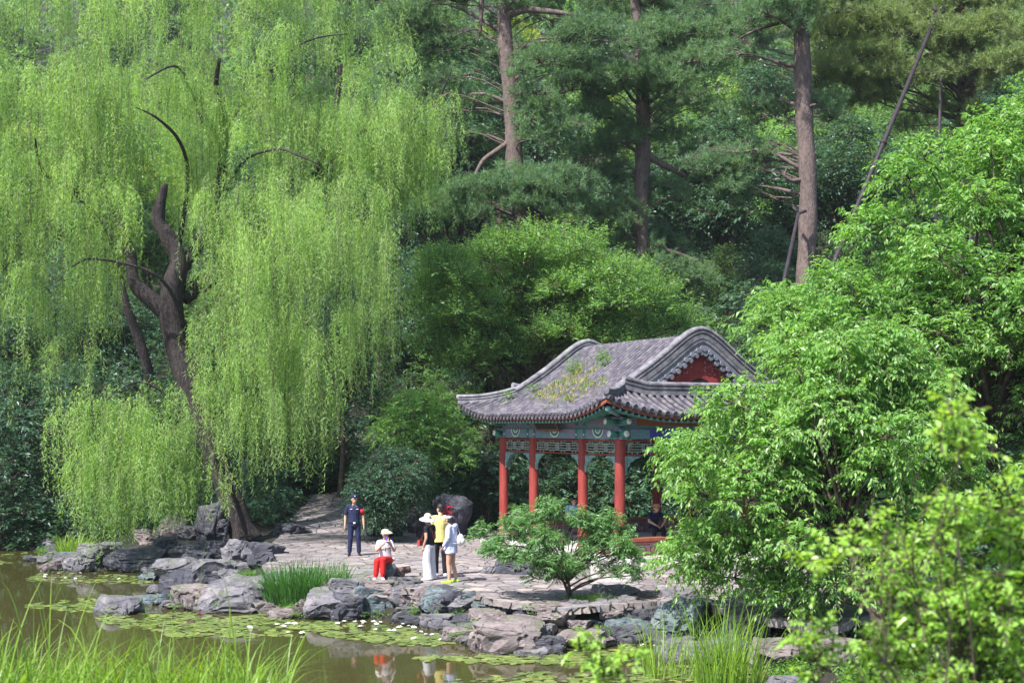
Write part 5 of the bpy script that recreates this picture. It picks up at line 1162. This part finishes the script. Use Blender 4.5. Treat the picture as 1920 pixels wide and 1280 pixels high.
    for s_, q in ((1, 'l'), (-1, 'r')):
        B = MB(); a = j['a' + q]; t_ = np.array(toe or (.03 * s_, -.16, -.045)); cap(B, a + [0, .035, -.03], a + t_ * .55 + [0, 0, -.02], .046, .045); cap(B, a + t_ * .5 + [0, 0, -.012], a + t_ * 1.08 + [0, 0, .002], .045, .034, flat=.85); fuse(B, 'shoe', M[shoe], root, .010, 1)
    B = MB()
    if hair:
        B.ell(hd(0, .012, .048), (.086, .098, .094), 18, 12); B.ell(hd(0, .035, -.005), (.083, .072, .085), 16, 10)
        if longhair: B.ell(hd(0, .075, -.05), (.05, .045, .10), 12, 8); cap(B, hd(0, .09, -.05), hd(0, .09, -.20), .035, .018)
        V = B.v; o = fuse(B, 'hair', M[hair], root, .009, 1)
        # cut the hair away from the face
        bm = bmesh.new(); bm.from_mesh(o.data); f0 = hd(0, -.10, -.02)
        dl = [v for v in bm.verts if (np.array(v.co) - j['head']) @ np.array([-sy_ * -1, -cy_, 0]) > .055 and v.co.z < j['head'][2] + .055]
        bmesh.ops.delete(bm, geom=dl, context='VERTS'); bm.to_mesh(o.data); bm.free()
    return root, j, hd, body, shirt
def lathe(B, c, prof_, n=28, tilt=(0, 0), mat=0, oval=1.0, dir=0.0):
    a = np.arange(n) * 2 * np.pi / n; V = []
    for r, z in prof_: V.append(np.stack([r * np.cos(a), r * oval * np.sin(a), np.full(n, z)], 1))
    V = np.concatenate(V); Rm = np.array(Matrix.Rotation(dir, 3, 'Z') @ Matrix.Rotation(tilt[0], 3, 'X') @ Matrix.Rotation(tilt[1], 3, 'Y')); V = V @ Rm.T + np.asarray(c); k = len(prof_)
    F = [(i * n + j, i * n + (j + 1) % n, (i + 1) * n + (j + 1) % n, (i + 1) * n + j) for i in range(k - 1) for j in range(n)]; B.add(V, F, mat)
def put(B, name, mats, root, label=None, cat=None, top=False, smooth=True):   # top: a held thing, placed in the world through the person's frame
    o = B.build(name, mats, None, smooth)
    if top:
        bpy.context.view_layer.update(); mw = root.matrix_world.copy(); V = np.array([(mw @ v.co)[:] for v in o.data.vertices]); c = V.mean(0); o.data.vertices.foreach_set('co', (V - c).ravel().astype(np.float32)); o.data.update(); o.location = c; tag(o, label, cat)
    else: o.parent = root
    return o

# guard
root, j, hd, body, shirt = person('standing guard in navy uniform and cap with a red armband', G(664, 1041, .02), R(8), 1.72, dict(al=(.14, .02, .08), ar=(-.13, .03, .08), kl=(.12, -.01, .49), el=(.255, .03, 1.12), er=(-.25, .03, 1.12), wl=(.27, -.05, .88), wr=(-.26, -.05, .88)), 'navy', .85, 'navy', hem=.90, yaw=R(12))
B = MB(); lathe(B, hd(0, .005, .075), [(.001, .075), (.06, .073), (.098, .055), (.104, .03), (.094, -.005), (.09, -.02)], tilt=(R(4), 0)); cap(B, hd(0, -.085, .06), hd(0, -.135, .048), .05, .045, flat=.15); put(B, 'cap', M['navy'], root)
B = MB(); B.ell(hd(0, -.102, .10), (.014, .006, .018), 8, 6); put(B, 'cap_badge', M['silver'], root)
B = MB(); e = j['sl'] + (j['el'] - j['sl']) * np.array([[.28], [.72]]); B.tube(list(e), [.068, .066], 18); put(B, 'armband', M['redc'], root)
B = MB(); lathe(B, (0, 0, .945), [(.176, -.022), (.180, -.02), (.180, .02), (.176, .022)], oval=.79); put(B, 'belt', M['blackc'], root)
B = MB(); B.box((0, -.147, .945), (.06, .014, .045)); put(B, 'belt_buckle', M['silver'], root, smooth=False)
for x in (-.085, .085): B = MB(); B.box((x, -.128, 1.335), (.065, .012, .018)); put(B, 'name_tag', M['silver'], root, smooth=False)
# seated woman with phone
sp_ = G(716, 1088, 0)
JS = dict(pelvis=(.02, .14, .50), chest=(.0, .11, .83), neck=(.0, .09, 1.03), head=(.015, .04, 1.165), sl=(.155, .09, .965), sr=(-.155, .09, .965), el=(.24, -.03, .76), er=(-.20, -.12, .78), wl=(.12, -.20, .97), wr=(-.01, -.24, .96),
          hl=(.11, .10, .50), hr=(-.07, .10, .50), kl=(-.03, -.30, .56), kr=(-.19, -.26, .52), al=(-.05, -.28, .10), ar=(-.23, -.24, .09))
root, j, hd, body, shirt = person('woman sitting on a stone in white T-shirt and red trousers, raising a phone', sp_ + np.array([.06, .12, 0]), R(4), 1.62, JS, 'whitec', .9, 'redc', 'jogger', hem=.90, shoe='lshoe', yaw=R(30), curl=.9, longhair=True)
B = MB(); 
for k in range(2): pass
a = np.linspace(R(-160), R(-20), 18); Vv = []
for r, z in ((.098, .045), (.19, -.01)): Vv.append(np.array([hd(r * math.cos(t), r * math.sin(t) * 1.15, z + .04) for t in a]))
Vv.append(Vv[1] + [0, 0, .006]); Vv.append(Vv[0] + [0, 0, .012]); V = np.concatenate(Vv); n = 18
B.add(V, [(i0 * n + i, i0 * n + i + 1, i1 * n + i + 1, i1 * n + i) for i0, i1 in ((0, 1), (1, 2), (2, 3), (3, 0)) for i in range(n - 1)]); lathe(B, hd(0, .005, .08), [(.101, -.02), (.103, .0), (.096, .028), (.07, .05), (.001, .062)]); put(B, 'sun_visor', M['beige'], root)
hp = (j['wl'] + j['wr']) / 2 + [0.01, -.05, .09]
B = MB(); B.box(hp, (.078, .012, .155), .0, 0, np.array(Matrix.Rotation(R(-12), 3, 'X'))); B.box(hp + [.018, -.009, .045], (.03, .006, .03), 0, 1); put(B, 'phone', [M['phone'], M['eye']], root, 'purple backed phone held up by the sitting woman', 'phone', True, False)
B = MB(); B.tube([j['wl'] + [.03, -.03, .08], j['wl'] + [.11, -.02, -.06], j['wl'] + [.17, -.01, -.16]], .014, 8); put(B, 'selfie_stick', M['whitec'], root, 'thin white stick held in the sitting woman\'s hand', 'stick', True)
B = MB(); lathe(B, (.20, .16, .52), [(.001, .06), (.05, .05), (.07, 0), (.05, -.05), (.001, -.06)], 14); put(B, 'waist_pouch', M['whitec'], root, 'small white pouch at the sitting woman\'s hip', 'pouch', True)
bpy.context.view_layer.update()
cu_t = bpy.data.curves.new('vogue', 'FONT'); cu_t.body = 'vogue'; cu_t.size = .115; cu_t.align_x = 'CENTER'; cu_t.resolution_u = 3
to = bpy.data.objects.new('t', cu_t); col.objects.link(to); bpy.context.view_layer.update(); me = bpy.data.meshes.new_from_object(to.evaluated_get(bpy.context.evaluated_depsgraph_get())); bpy.data.objects.remove(to)
sv = BVHTree.FromPolygons([v.co[:] for v in shirt.data.vertices], [tuple(p.vertices) for p in shirt.data.polygons])
for v in me.vertices:
    x, y = v.co.x, v.co.y; q = Vector((x + .015, -2, .775 + y + .2 * x)); h = sv.ray_cast(q, Vector((0, 1, 0))); v.co = (h[0] + Vector((0, -.006, 0))) if h[0] else q
to = bpy.data.objects.new('shirt_lettering', me); col.objects.link(to); to.parent = root; me.materials.append(M['blackc'])
# woman in black top and wide white trousers, seen from behind left
root, j, hd, body, shirt = person('woman in black top, wide white trousers and broad cream sun hat, standing', G(805, 1088, 0), R(-118), 1.58, dict(wr=(-.20, -.10, .89), er=(-.225, .03, 1.12), wl=(.21, -.05, .90), el=(.225, .04, 1.12), head=(0, -.05, 1.585), al=(.08, .03, .08), ar=(-.08, .03, .08)), 'blackc', .45, 'whitec', 'wide', hem=.93, shoe='lshoe', yaw=R(-10), longhair=False)
B = MB(); lathe(B, hd(0, .0, .075), [(.001, .105), (.05, .10), (.085, .075), (.10, .02), (.104, -.01), (.15, -.035), (.215, -.075), (.212, -.082), (.145, -.045), (.10, -.02)], tilt=(R(-10), R(6))); put(B, 'sun_hat', M['beige'], root)
B = MB(); lathe(B, hd(0, .0, .075), [(.106, -.008), (.152, -.031), (.217, -.071), (.219, -.079), (.148, -.040)], tilt=(R(-10), R(6))); put(B, 'hat_brim', M['whitec'], root)
B = MB(); B.box((.02, -.27, .98), (.17, .07, .15)); B.box((.02, -.31, 1.02), (.15, .012, .06)); B.tube([(.02, -.25, 1.05), (.05, -.14, 1.25), (.09, .0, 1.47), (.05, .12, 1.3), (0, .13, 1.1)], .007, 6); put(B, 'shoulder_bag', M['redbag'], root, 'small dark red shoulder bag carried by the woman in the broad hat', 'bag', True, False)
B = MB(); B.box(j['wr'] + [.0, -.05, -.11], (.075, .012, .14), .3); put(B, 'phone', M['whitec'], root, 'white phone in the hand of the woman in white trousers', 'phone', True, False)
# man in yellow
root, j, hd, body, shirt = person('tall man in yellow T-shirt and black trousers standing between the two women', G(824, 1084, 0) + np.array([0, .35, 0]), R(-165), 1.79, dict(head=(-.01, -.035, 1.60), kl=(.1, -.04, .49), al=(.1, -.02, .08)), 'yellowc', .9, 'blackc', 'trousers', hem=.83, shoe='lshoe', yaw=R(35), wide=.012)
# woman in white jacket
root, j, hd, body, shirt = person('standing woman in pale hooded jacket and shorts with neon shoes and a white visor', G(846, 1093, 0), R(-112), 1.64, dict(er=(-.24, .0, 1.12), wr=(-.235, -.14, .90), el=(.235, .02, 1.12), wl=(.22, -.12, .92), head=(0, -.07, 1.575), neck=(0, -.01, 1.45), kl=(.10, -.03, .49), al=(.12, .0, .08), ar=(-.12, .08, .08)), 'lilac', 1.92, 'lilac', 'shorts', hem=.76, shoe='neon', yaw=R(-8), curl=.8, longhair=True, wide=.022)
B = MB(); lathe(B, hd(0, .0, .055), [(.098, -.015), (.103, .0), (.103, .03), (.098, .038)]); a = np.linspace(R(-155), R(-25), 16); Vv = [np.array([hd(r * math.cos(t), r * math.sin(t) * k_, z) for t in a]) for r, z, k_ in ((.10, .075, 1), (.135, .035, 1.5), (.135, .042, 1.5), (.10, .087, 1))]; n = 16
B.add(np.concatenate(Vv), [(i0 * n + i, i0 * n + i + 1, i1 * n + i + 1, i1 * n + i) for i0, i1 in ((0, 1), (1, 2), (2, 3), (3, 0)) for i in range(n - 1)]); put(B, 'sun_visor', M['whitec'], root)
B = MB(); B.ell((0, .11, 1.42), (.12, .06, .07), 14, 8); put(B, 'hood', M['lilac'], root)
B = MB(); B.ell((-.04, .235, 1.08), (.13, .085, .15), 18, 12); B.ell((-.04, .30, 1.05), (.09, .05, .08), 12, 8); B.tube([(-.04, .22, 1.22), (-.12, .12, 1.40), (-.13, .0, 1.47), (-.05, -.13, 1.3), (.1, -.12, 1.12), (.16, .06, 1.0), (.06, .2, 1.0)], .009, 6); put(B, 'backpack', M['cream'], root, 'small cream backpack on the back of the woman in the pale jacket', 'bag', True)
B = MB(); w = j['wr']; lathe(B, w + [-.0, -.13, -.06], [(.001, -.06), (.028, -.06), (.036, .06), (.001, .062)], 16, tilt=(R(-55), 0)); put(B, 'cup', M['whitec'], root, 'white paper cup held by the woman with the visor', 'cup', True)
# visitors inside the pavilion
SIT = dict(pelvis=(0, .10, .12), chest=(0, .0, .42), neck=(0, -.10, .60), head=(0, -.17, .71), sl=(.175, -.06, .55), sr=(-.175, -.06, .55), el=(.26, -.22, .36), er=(-.26, -.22, .36), wl=(.10, -.36, .24), wr=(-.10, -.36, .24),
           hl=(.10, .06, .11), hr=(-.10, .06, .11), kl=(.15, -.34, .12), kr=(-.15, -.34, .12), al=(.15, -.32, -.32), ar=(-.15, -.30, -.32))
def seated(px, py, Y, rz, label, **kw): p = P(px, py, Y); p[2] = .69; return person(label, p, rz, 1.68, SIT, **kw)
root, j, hd, body, shirt = seated(1226, 1000, 37.6, R(20), 'person in dark clothes and faded red cap bending forward on the pavilion bench', top='navy', sleeve=.8, bottom='blackc', hem=.9, curl=.6)
B = MB(); lathe(B, hd(0, 0, .07), [(.001, .07), (.06, .066), (.098, .045), (.106, .0), (.15, -.02), (.10, -.02)]); put(B, 'cap', M['cap_red'], root)
seated(1143, 1000, 42.0, R(60), 'grey haired visitor on the far pavilion bench beside the front corner column', top='blackc', sleeve=.8, bottom='blackc', hem=.9, hair='greyhair')
seated(1074, 1000, 41.0, R(10), 'visitor in light blue seen between branches behind the peach tree', top='skyblue', sleeve=.8, bottom='blackc', hem=.9)

# ------------------------------------------------------------------ grasses, reeds, pads, ground cover, foreground leaves
def blades(B, O, h, w, rg, lean=.35, seg=6, bend=.6, out=None):
    n = len(O); a = rg.uniform(0, 2 * np.pi, n); d = np.stack([np.cos(a), np.sin(a), np.zeros(n)], 1) * rg.uniform(.05, lean, (n, 1))
    if out is not None: d = d + out * rg.uniform(.0, .6, (n, 1))
    h = h * rg.uniform(.45, 1.1, n); t = np.linspace(0, 1, seg); bd = rg.uniform(.2, 1.3, (n, 1)) * bend
    pos = O[:, None] + (d * h[:, None])[:, None] * (t + bd * t ** 3)[..., None]; pos[..., 2] = O[:, 2:3] + h[:, None] * (t - bd * .45 * t ** 3)
    s = unit(np.stack([-np.sin(a + rg.normal(0, .9, n)), np.cos(a), np.zeros(n)], 1)); ww = (w * rg.uniform(.6, 1.2, n))[:, None] * (1 - t ** 2.2) * .5 + .0008
    V = np.stack([pos - s[:, None] * ww[..., None], pos + s[:, None] * ww[..., None]], 2).reshape(-1, 3); i = (np.arange(n)[:, None] * 2 * seg + np.arange(seg - 1)[None] * 2).ravel()
    B.add(V, np.stack([i, i + 1, i + 3, i + 2], 1), 0, np.repeat(rg.random(n), seg - 1))
def reed(name, label, c, rad, h, n, m, seed, w=.02, lean=.4, bend=.6, cat='reeds'):
    rg = np.random.default_rng(seed); a = rg.uniform(0, 6.283, n); q = np.sqrt(rg.random(n)); off = np.stack([np.cos(a) * q * rad[0], np.sin(a) * q * rad[1], np.zeros(n)], 1)
    B = MB(); blades(B, off, h, w, rg, lean, bend=bend, out=off / max(rad) * .5); return tag(B.build(name, M[m], None, True, loc=c), label, cat)
reed('reed_clump', 'dense dark green reed clump between the rocks left of the sitting woman', G(572, 1148, WZ) + [0, .25, 0], (.95, .5), 1.35, 1700, 'reed', 1, .028)
reed('reed_clump', 'bright reed clump at the left tip of the rocky point', G(128, 1052, WZ) + [0, .5, 0], (.5, .4), 1.0, 320, 'grass', 2, .03)
reed('reed_clump', 'tall loose reeds at the bottom right in front of the shaded rocks', G(1345, 1262, WZ) + [0, -1.2, -.05], (.55, .5), 1.7, 260, 'grass', 3, .018, .35)
reed('reed_clump', 'thin reeds standing in the water right of the big pale boulder', G(1250, 1262, WZ) + [0, -.3, 0], (.5, .3), 1.35, 90, 'grass', 4, .016, .35)
reed('reed_clump', 'few tall reed blades at the bottom edge below the middle of the pond', np.array([-1.15, 12.6, .55]), (.32, .2), .72, 46, 'grass', 5, .010, .3)
reed('grass_tuft', 'small bright green tuft growing on the layered rocks', G(462, 1082, -.05), (.25, .2), .22, 220, 'cover', 6, .02, .8, cat='grass')
reed('grass_tuft', 'mossy grass around the foot of the peach tree', G(1080, 1132, -.1) + [.25, -.1, 0], (.55, .3), .28, 700, 'cover', 7, .016, .8, cat='grass')
reed('grass_tuft', 'grass tuft at the foot of the willow beside the paving', G(520, 975, 0), (.5, .3), .25, 200, 'cover', 8, .02, .8, cat='grass')
rg = np.random.default_rng(90); B = MB(); n = 1250
px = rg.uniform(-60, 530, n); Y = rg.uniform(11.2, 13.6, n); X = (px - 960) / FPX * Y; O = np.stack([X, Y, height(X, Y) - .05], 1)
edge = np.interp(px, [-60, 100, 300, 420, 530], [1.0, .95, .85, .8, .6]); k = rg.random(n) < edge; O = O[k]
blades(B, O, 1.1, .019, rg, .5, 8, .9); k = rg.random(len(O)) < .09; blades(B, O[k], 1.8, .018, rg, .3, 8, .9)
tag(B.build('foreground_grass', M['grass']), 'long bright grass blades on the near bank at the lower left', 'grass', kind='stuff')
# lily pads
PADS = [([(-20, 1040), (20, 1034), (85, 1037), (80, 1042), (0, 1044)], 60), ([(-20, 1050), (25, 1052), (20, 1058), (-20, 1058)], 30), ([(35, 1076), (110, 1070), (240, 1078), (290, 1092), (200, 1098), (60, 1090)], 380), ([(36, 1136), (120, 1122), (190, 1122), (190, 1148), (80, 1146)], 330),
        ([(165, 1160), (260, 1140), (320, 1148), (500, 1152), (600, 1164), (740, 1172), (880, 1200), (800, 1214), (700, 1205), (600, 1190), (480, 1196), (330, 1196), (200, 1170)], 2300),
        ([(760, 1232), (880, 1222), (1010, 1228), (1150, 1216), (1230, 1206), (1260, 1230), (1120, 1245), (950, 1246), (800, 1240)], 1000), ([(850, 1272), (1000, 1258), (1150, 1262), (1230, 1250), (1420, 1245), (1400, 1290), (900, 1290)], 520), ([(1130, 1196), (1240, 1200), (1330, 1215), (1240, 1235), (1150, 1215)], 260), ([(800, 1274), (850, 1270), (860, 1284), (800, 1284)], 8)]
B = MB(); rg = np.random.default_rng(91); m_ = 11; an = np.concatenate([[0], np.linspace(.25, 2 * np.pi - .05, m_ - 1)]); rr_ = np.array([.0] + [1] * (m_ - 1))
for poly, n in PADS:
    poly = np.array(poly, float); q = rg.uniform(poly.min(0), poly.max(0), (n * 4, 2)); q = q[inpoly(q, poly)][:n]
    ed = polydist(q, poly); nn_ = fnoise(q[:, 0], q[:, 1] * 3.2, 26, 7) + .5 * fnoise(q[:, 0], q[:, 1] * 3.2, 8, 17); q = q[nn_ > .12 - .05 * np.minimum(ed, 9)]
    Y = (CAMZ - WZ) * FPX / (q[:, 1] - HZ); X = (q[:, 0] - 960) / FPX * Y; k = len(X); r = rg.uniform(.04, .105, k); ro = rg.uniform(0, 6.28, k)
    a = an[None] + ro[:, None]; V = np.stack([X[:, None] + r[:, None] * rr_ * np.cos(a), Y[:, None] + r[:, None] * rr_ * np.sin(a), WZ + .004 + (rg.random((k, 1)) * .012 + rr_ * (rg.uniform(-.001, .004, (k, m_)) + .004 * np.cos(a - rg.uniform(0, 6, (k, 1)))) + .002)], -1).reshape(-1, 3)
    B.add(V, np.arange(k * m_).reshape(k, m_), 0, rg.random(k))
tag(B.build('lily_pads', M['pad']), 'green lily pads floating in patches along the shore', 'lily pads', kind='stuff')
# white flowers: one mesh, copied
def flower():
    B = MB()
    for ring, (n, ln, up, w) in enumerate(((8, .085, .35, .04), (7, .07, .9, .034))):
        for i in range(n):
            a = 2 * math.pi * (i + ring * .5) / n; d = np.array([math.cos(a), math.sin(a), up]); d = unit(d); s = np.array([-math.sin(a), math.cos(a), 0]); V = [d * .008, d * ln * .5 + s * w * .5, d * ln, d * ln * .5 - s * w * .5, d * ln * .5 + np.array([0, 0, -.008])]
            B.add(np.array(V), [(0, 4, 1), (4, 2, 1), (0, 3, 4), (4, 3, 2)])
    o = B.build('water_lily', [M['petal'], M['stamen']]); return o
f0 = flower(); first = True; rg = np.random.default_rng(92)
FL = [([(640, 1162), (760, 1170), (790, 1186), (700, 1184), (620, 1176)], 18, 'white water lily in the dense patch below the sitting woman', 'white water lilies in the dense patch'),
      ([(430, 1160), (600, 1166), (590, 1190), (450, 1184)], 9, 'white water lily floating in front of the reed clump', 'white water lilies before the reeds'),
      ([(780, 1180), (870, 1190), (850, 1206), (770, 1200)], 7, 'white water lily near the foot of the big blue green boulder', 'white water lilies below the boulder'),
      ([(880, 1218), (990, 1222), (1130, 1218), (1100, 1232), (900, 1230)], 6, 'white water lily just below the big pale boulder', 'white water lilies by the pale boulder'),
      ([(50, 1072), (200, 1076), (260, 1092), (80, 1090)], 7, 'white water lily on the left pad patches', 'white water lilies at the left'),
      ([(1180, 1200), (1300, 1208), (1290, 1225), (1190, 1215)], 5, 'white water lily among pads by the largest blue boulder', 'white water lilies at the right')]
for poly, n, lab, grp in FL:
    poly = np.array(poly, float); k = 0
    while k < n:
        q = rg.uniform(poly.min(0), poly.max(0))
        if not inpoly([q], poly)[0]: continue
        o = f0 if first else f0.copy()
        if not first: col.objects.link(o)
        first = False; o.location = G(q[0], q[1], WZ) + [0, 0, .02]; o.rotation_euler = (rg.normal(0, .15), rg.normal(0, .15), rg.uniform(0, 6)); s = rg.uniform(.55, 1.1); o.scale = (s, s, s); tag(o, lab, 'flower', grp); k += 1
o = f0.copy(); o.data = f0.data.copy(); col.objects.link(o); o.data.materials[0] = M['redc']; o.location = G(374, 1154, WZ) + [0, 0, .03]; o.scale = (1, 1, 1); o['label'] = 'single red water lily bud near the light rounded rock'; del o['group']
# ground cover at the right
B = MB(); rg = np.random.default_rng(93)
for poly, n, z in (([(1440, 1222), (1500, 1195), (1560, 1200), (1530, 1240), (1460, 1270)], 700, -.35), ([(1520, 1160), (1600, 1150), (1660, 1170), (1640, 1190), (1550, 1195)], 600, -.3), ([(1590, 1210), (1650, 1225), (1620, 1260), (1570, 1250)], 300, -.35), ([(1660, 1120), (1950, 1100), (1980, 1300), (1700, 1300)], 3200, -.3), ([(1300, 1128), (1420, 1140), (1540, 1160), (1500, 1180), (1330, 1150)], 500, -.2)):
    poly = np.array(poly, float); q = rg.uniform(poly.min(0), poly.max(0), (n * 3, 2)); q = q[inpoly(q, poly)][:n]; O = np.array([G(a, c, z) for a, c in q]); O[:, 2] = height(O[:, 0], O[:, 1]) + rg.uniform(0, .18, len(O))
    sprays(B, O, rg.normal(0, .7, O.shape) + [0, 0, .8], .22, 6, .08, .045, rg)
tag(B.build('ground_cover', M['cover']), 'leafy ground cover spilling over the rocks at the lower right', 'ground cover', kind='stuff')
# fallen leaves on the paving, weeds in the shore joints
B = MB(); rg = np.random.default_rng(95); n = 2600; q = np.stack([rg.uniform(-8, 9, n), rg.uniform(27, 46, n)], 1); q = q[inpoly(q, PAVE)]; q = q[(fnoise(q[:, 0], q[:, 1], 1.4, 4) > .0)]
leaf_quads(B, np.stack([q[:, 0], q[:, 1], np.full(len(q), .065)], 1), rg.normal(0, 1, (len(q), 3)) * [1, 1, .15], rg.normal(0, .2, (len(q), 3)) + [0, 0, 1], rg.uniform(.03, .08, len(q)), .025, rg)
tag(B.build('fallen_leaves', M['dry']), 'dry fallen leaves scattered over the flagstones', 'leaves', kind='stuff')
B = MB()
for k in range(150):
    i = rg.integers(0, len(SH) - 1); p = SH[i] + (SH[i + 1] - SH[i]) * rg.random() + np.array([rg.normal(0, .2), rg.uniform(.1, 1.9)])
    if inpoly([p], PAVE)[0]: continue
    z = max(hz(p[0], p[1]), WZ); m_ = int(rg.uniform(5, 16))
    O = np.array([p[0], p[1], z]) + rg.normal(0, .07, (m_, 3)) * [1, 1, .2] + [0, 0, rg.uniform(.05, .3)]; sprays(B, O, rg.normal(0, .6, (m_, 3)) + [0, -.2, 1], .18, 6, .07, .03, rg)
tag(B.build('shore_weeds', M['cover']), 'small weeds and ferns growing in the joints of the shore rocks', 'weeds', kind='stuff')
# stump and blurred bush near the camera
root = empty('broken_trunk', G(1885, 1112, -.1), label='pale broken tree trunk in the shade at the right edge', cat='tree trunk')
B = MB(); c = G(1885, 1112, -.1); B.tube([c - [0, 0, .2], c + [.02, 0, .25], c + [.05, 0, .55], c + [-.05, .05, .85]], [.28, .2, .19, .12], 12); B.build('trunk', M['pbark'], root, True)
B = MB(); B.tube([c + [.05, 0, .5], c + [.35, -.1, .35], c + [.7, -.1, .0]], [.06, .05, .04], 8); B.build('branch', M['pbark'], root, True); rebase(root)
def fore(name, label, poly, Yc, dh, n, seed, sp=60, leaf=(.055, .03), base=None, r=(.12, .22), **kw):
    return region_tree(name, label, 'bush', poly, Yc, dh, n, base if base is not None else np.array([(np.mean([p_[0] for p_ in poly]) - 960) / FPX * Yc, Yc, 1.0]), M['fore'], seed, leaf=leaf, sp=sp, r=r, mar=6, mind=.08,
                       nl=8, ln=.13, droop=.2, hang=.2, trunk_r=.008, trunks=3, twigs=True, low=-.8, **kw)
fore('near_bush', 'out of focus bright bush close to the camera at the lower right corner', [(1960, 840), (1900, 900), (1850, 940), (1760, 930), (1700, 990), (1680, 1060), (1630, 1100), (1650, 1180), (1620, 1250), (1560, 1330), (1980, 1330)], 7.0, .6, 120, 50, sp=900, r=(.07, .14), base=np.array([2.4, 7.0, 1.6]))
fore('near_sprig', 'pale out of focus leafy sprig against the big tree at the right', [(1740, 790), (1790, 735), (1830, 760), (1850, 850), (1790, 880), (1750, 840)], 6.4, .12, 9, 51, sp=380, r=(.05, .09), base=np.array([2.5, 6.6, 1.6]))
fore('near_sprig', 'out of focus sprig over the overhanging tree left of the near bush', [(1480, 1040), (1540, 1000), (1600, 1020), (1660, 960), (1700, 1000), (1600, 1080), (1500, 1090)], 6.6, .15, 9, 52, sp=330, r=(.05, .08), base=np.array([2.2, 6.6, 1.6]))
fore('near_sprig', 'out of focus sprig hanging over the water at the bottom', [(1070, 1200), (1120, 1190), (1190, 1215), (1200, 1260), (1120, 1300), (1080, 1250)], 7.2, .12, 8, 53, sp=300, r=(.05, .08), base=np.array([1.0, 7.2, 1.6]))
fore('near_sprig', 'out of focus sprig in front of the pale path rocks', [(1470, 1150), (1540, 1140), (1580, 1200), (1530, 1300), (1470, 1260)], 7.0, .12, 9, 54, sp=300, r=(.05, .08), base=np.array([1.7, 7.0, 1.6]))

# ------------------------------------------------------------------ haze
def haze():
    m = bpy.data.materials.new('haze'); m.use_nodes = True; nt = m.node_tree; nt.nodes.remove(nt.nodes['Principled BSDF'])
    v = nt.nodes.new('ShaderNodeVolumePrincipled'); v.inputs['Color'].default_value = (.80, .88, 1, 1); v.inputs['Density'].default_value = .00020; v.inputs['Anisotropy'].default_value = .2
    nt.links.new(v.outputs[0], nt.nodes['Material Output'].inputs['Volume'])
    B = MB(); B.box((0, 150, 52), (420, 400, 112)); tag(B.build('haze', m), 'thin bluish summer haze between the trees', 'haze', kind='stuff')
haze()
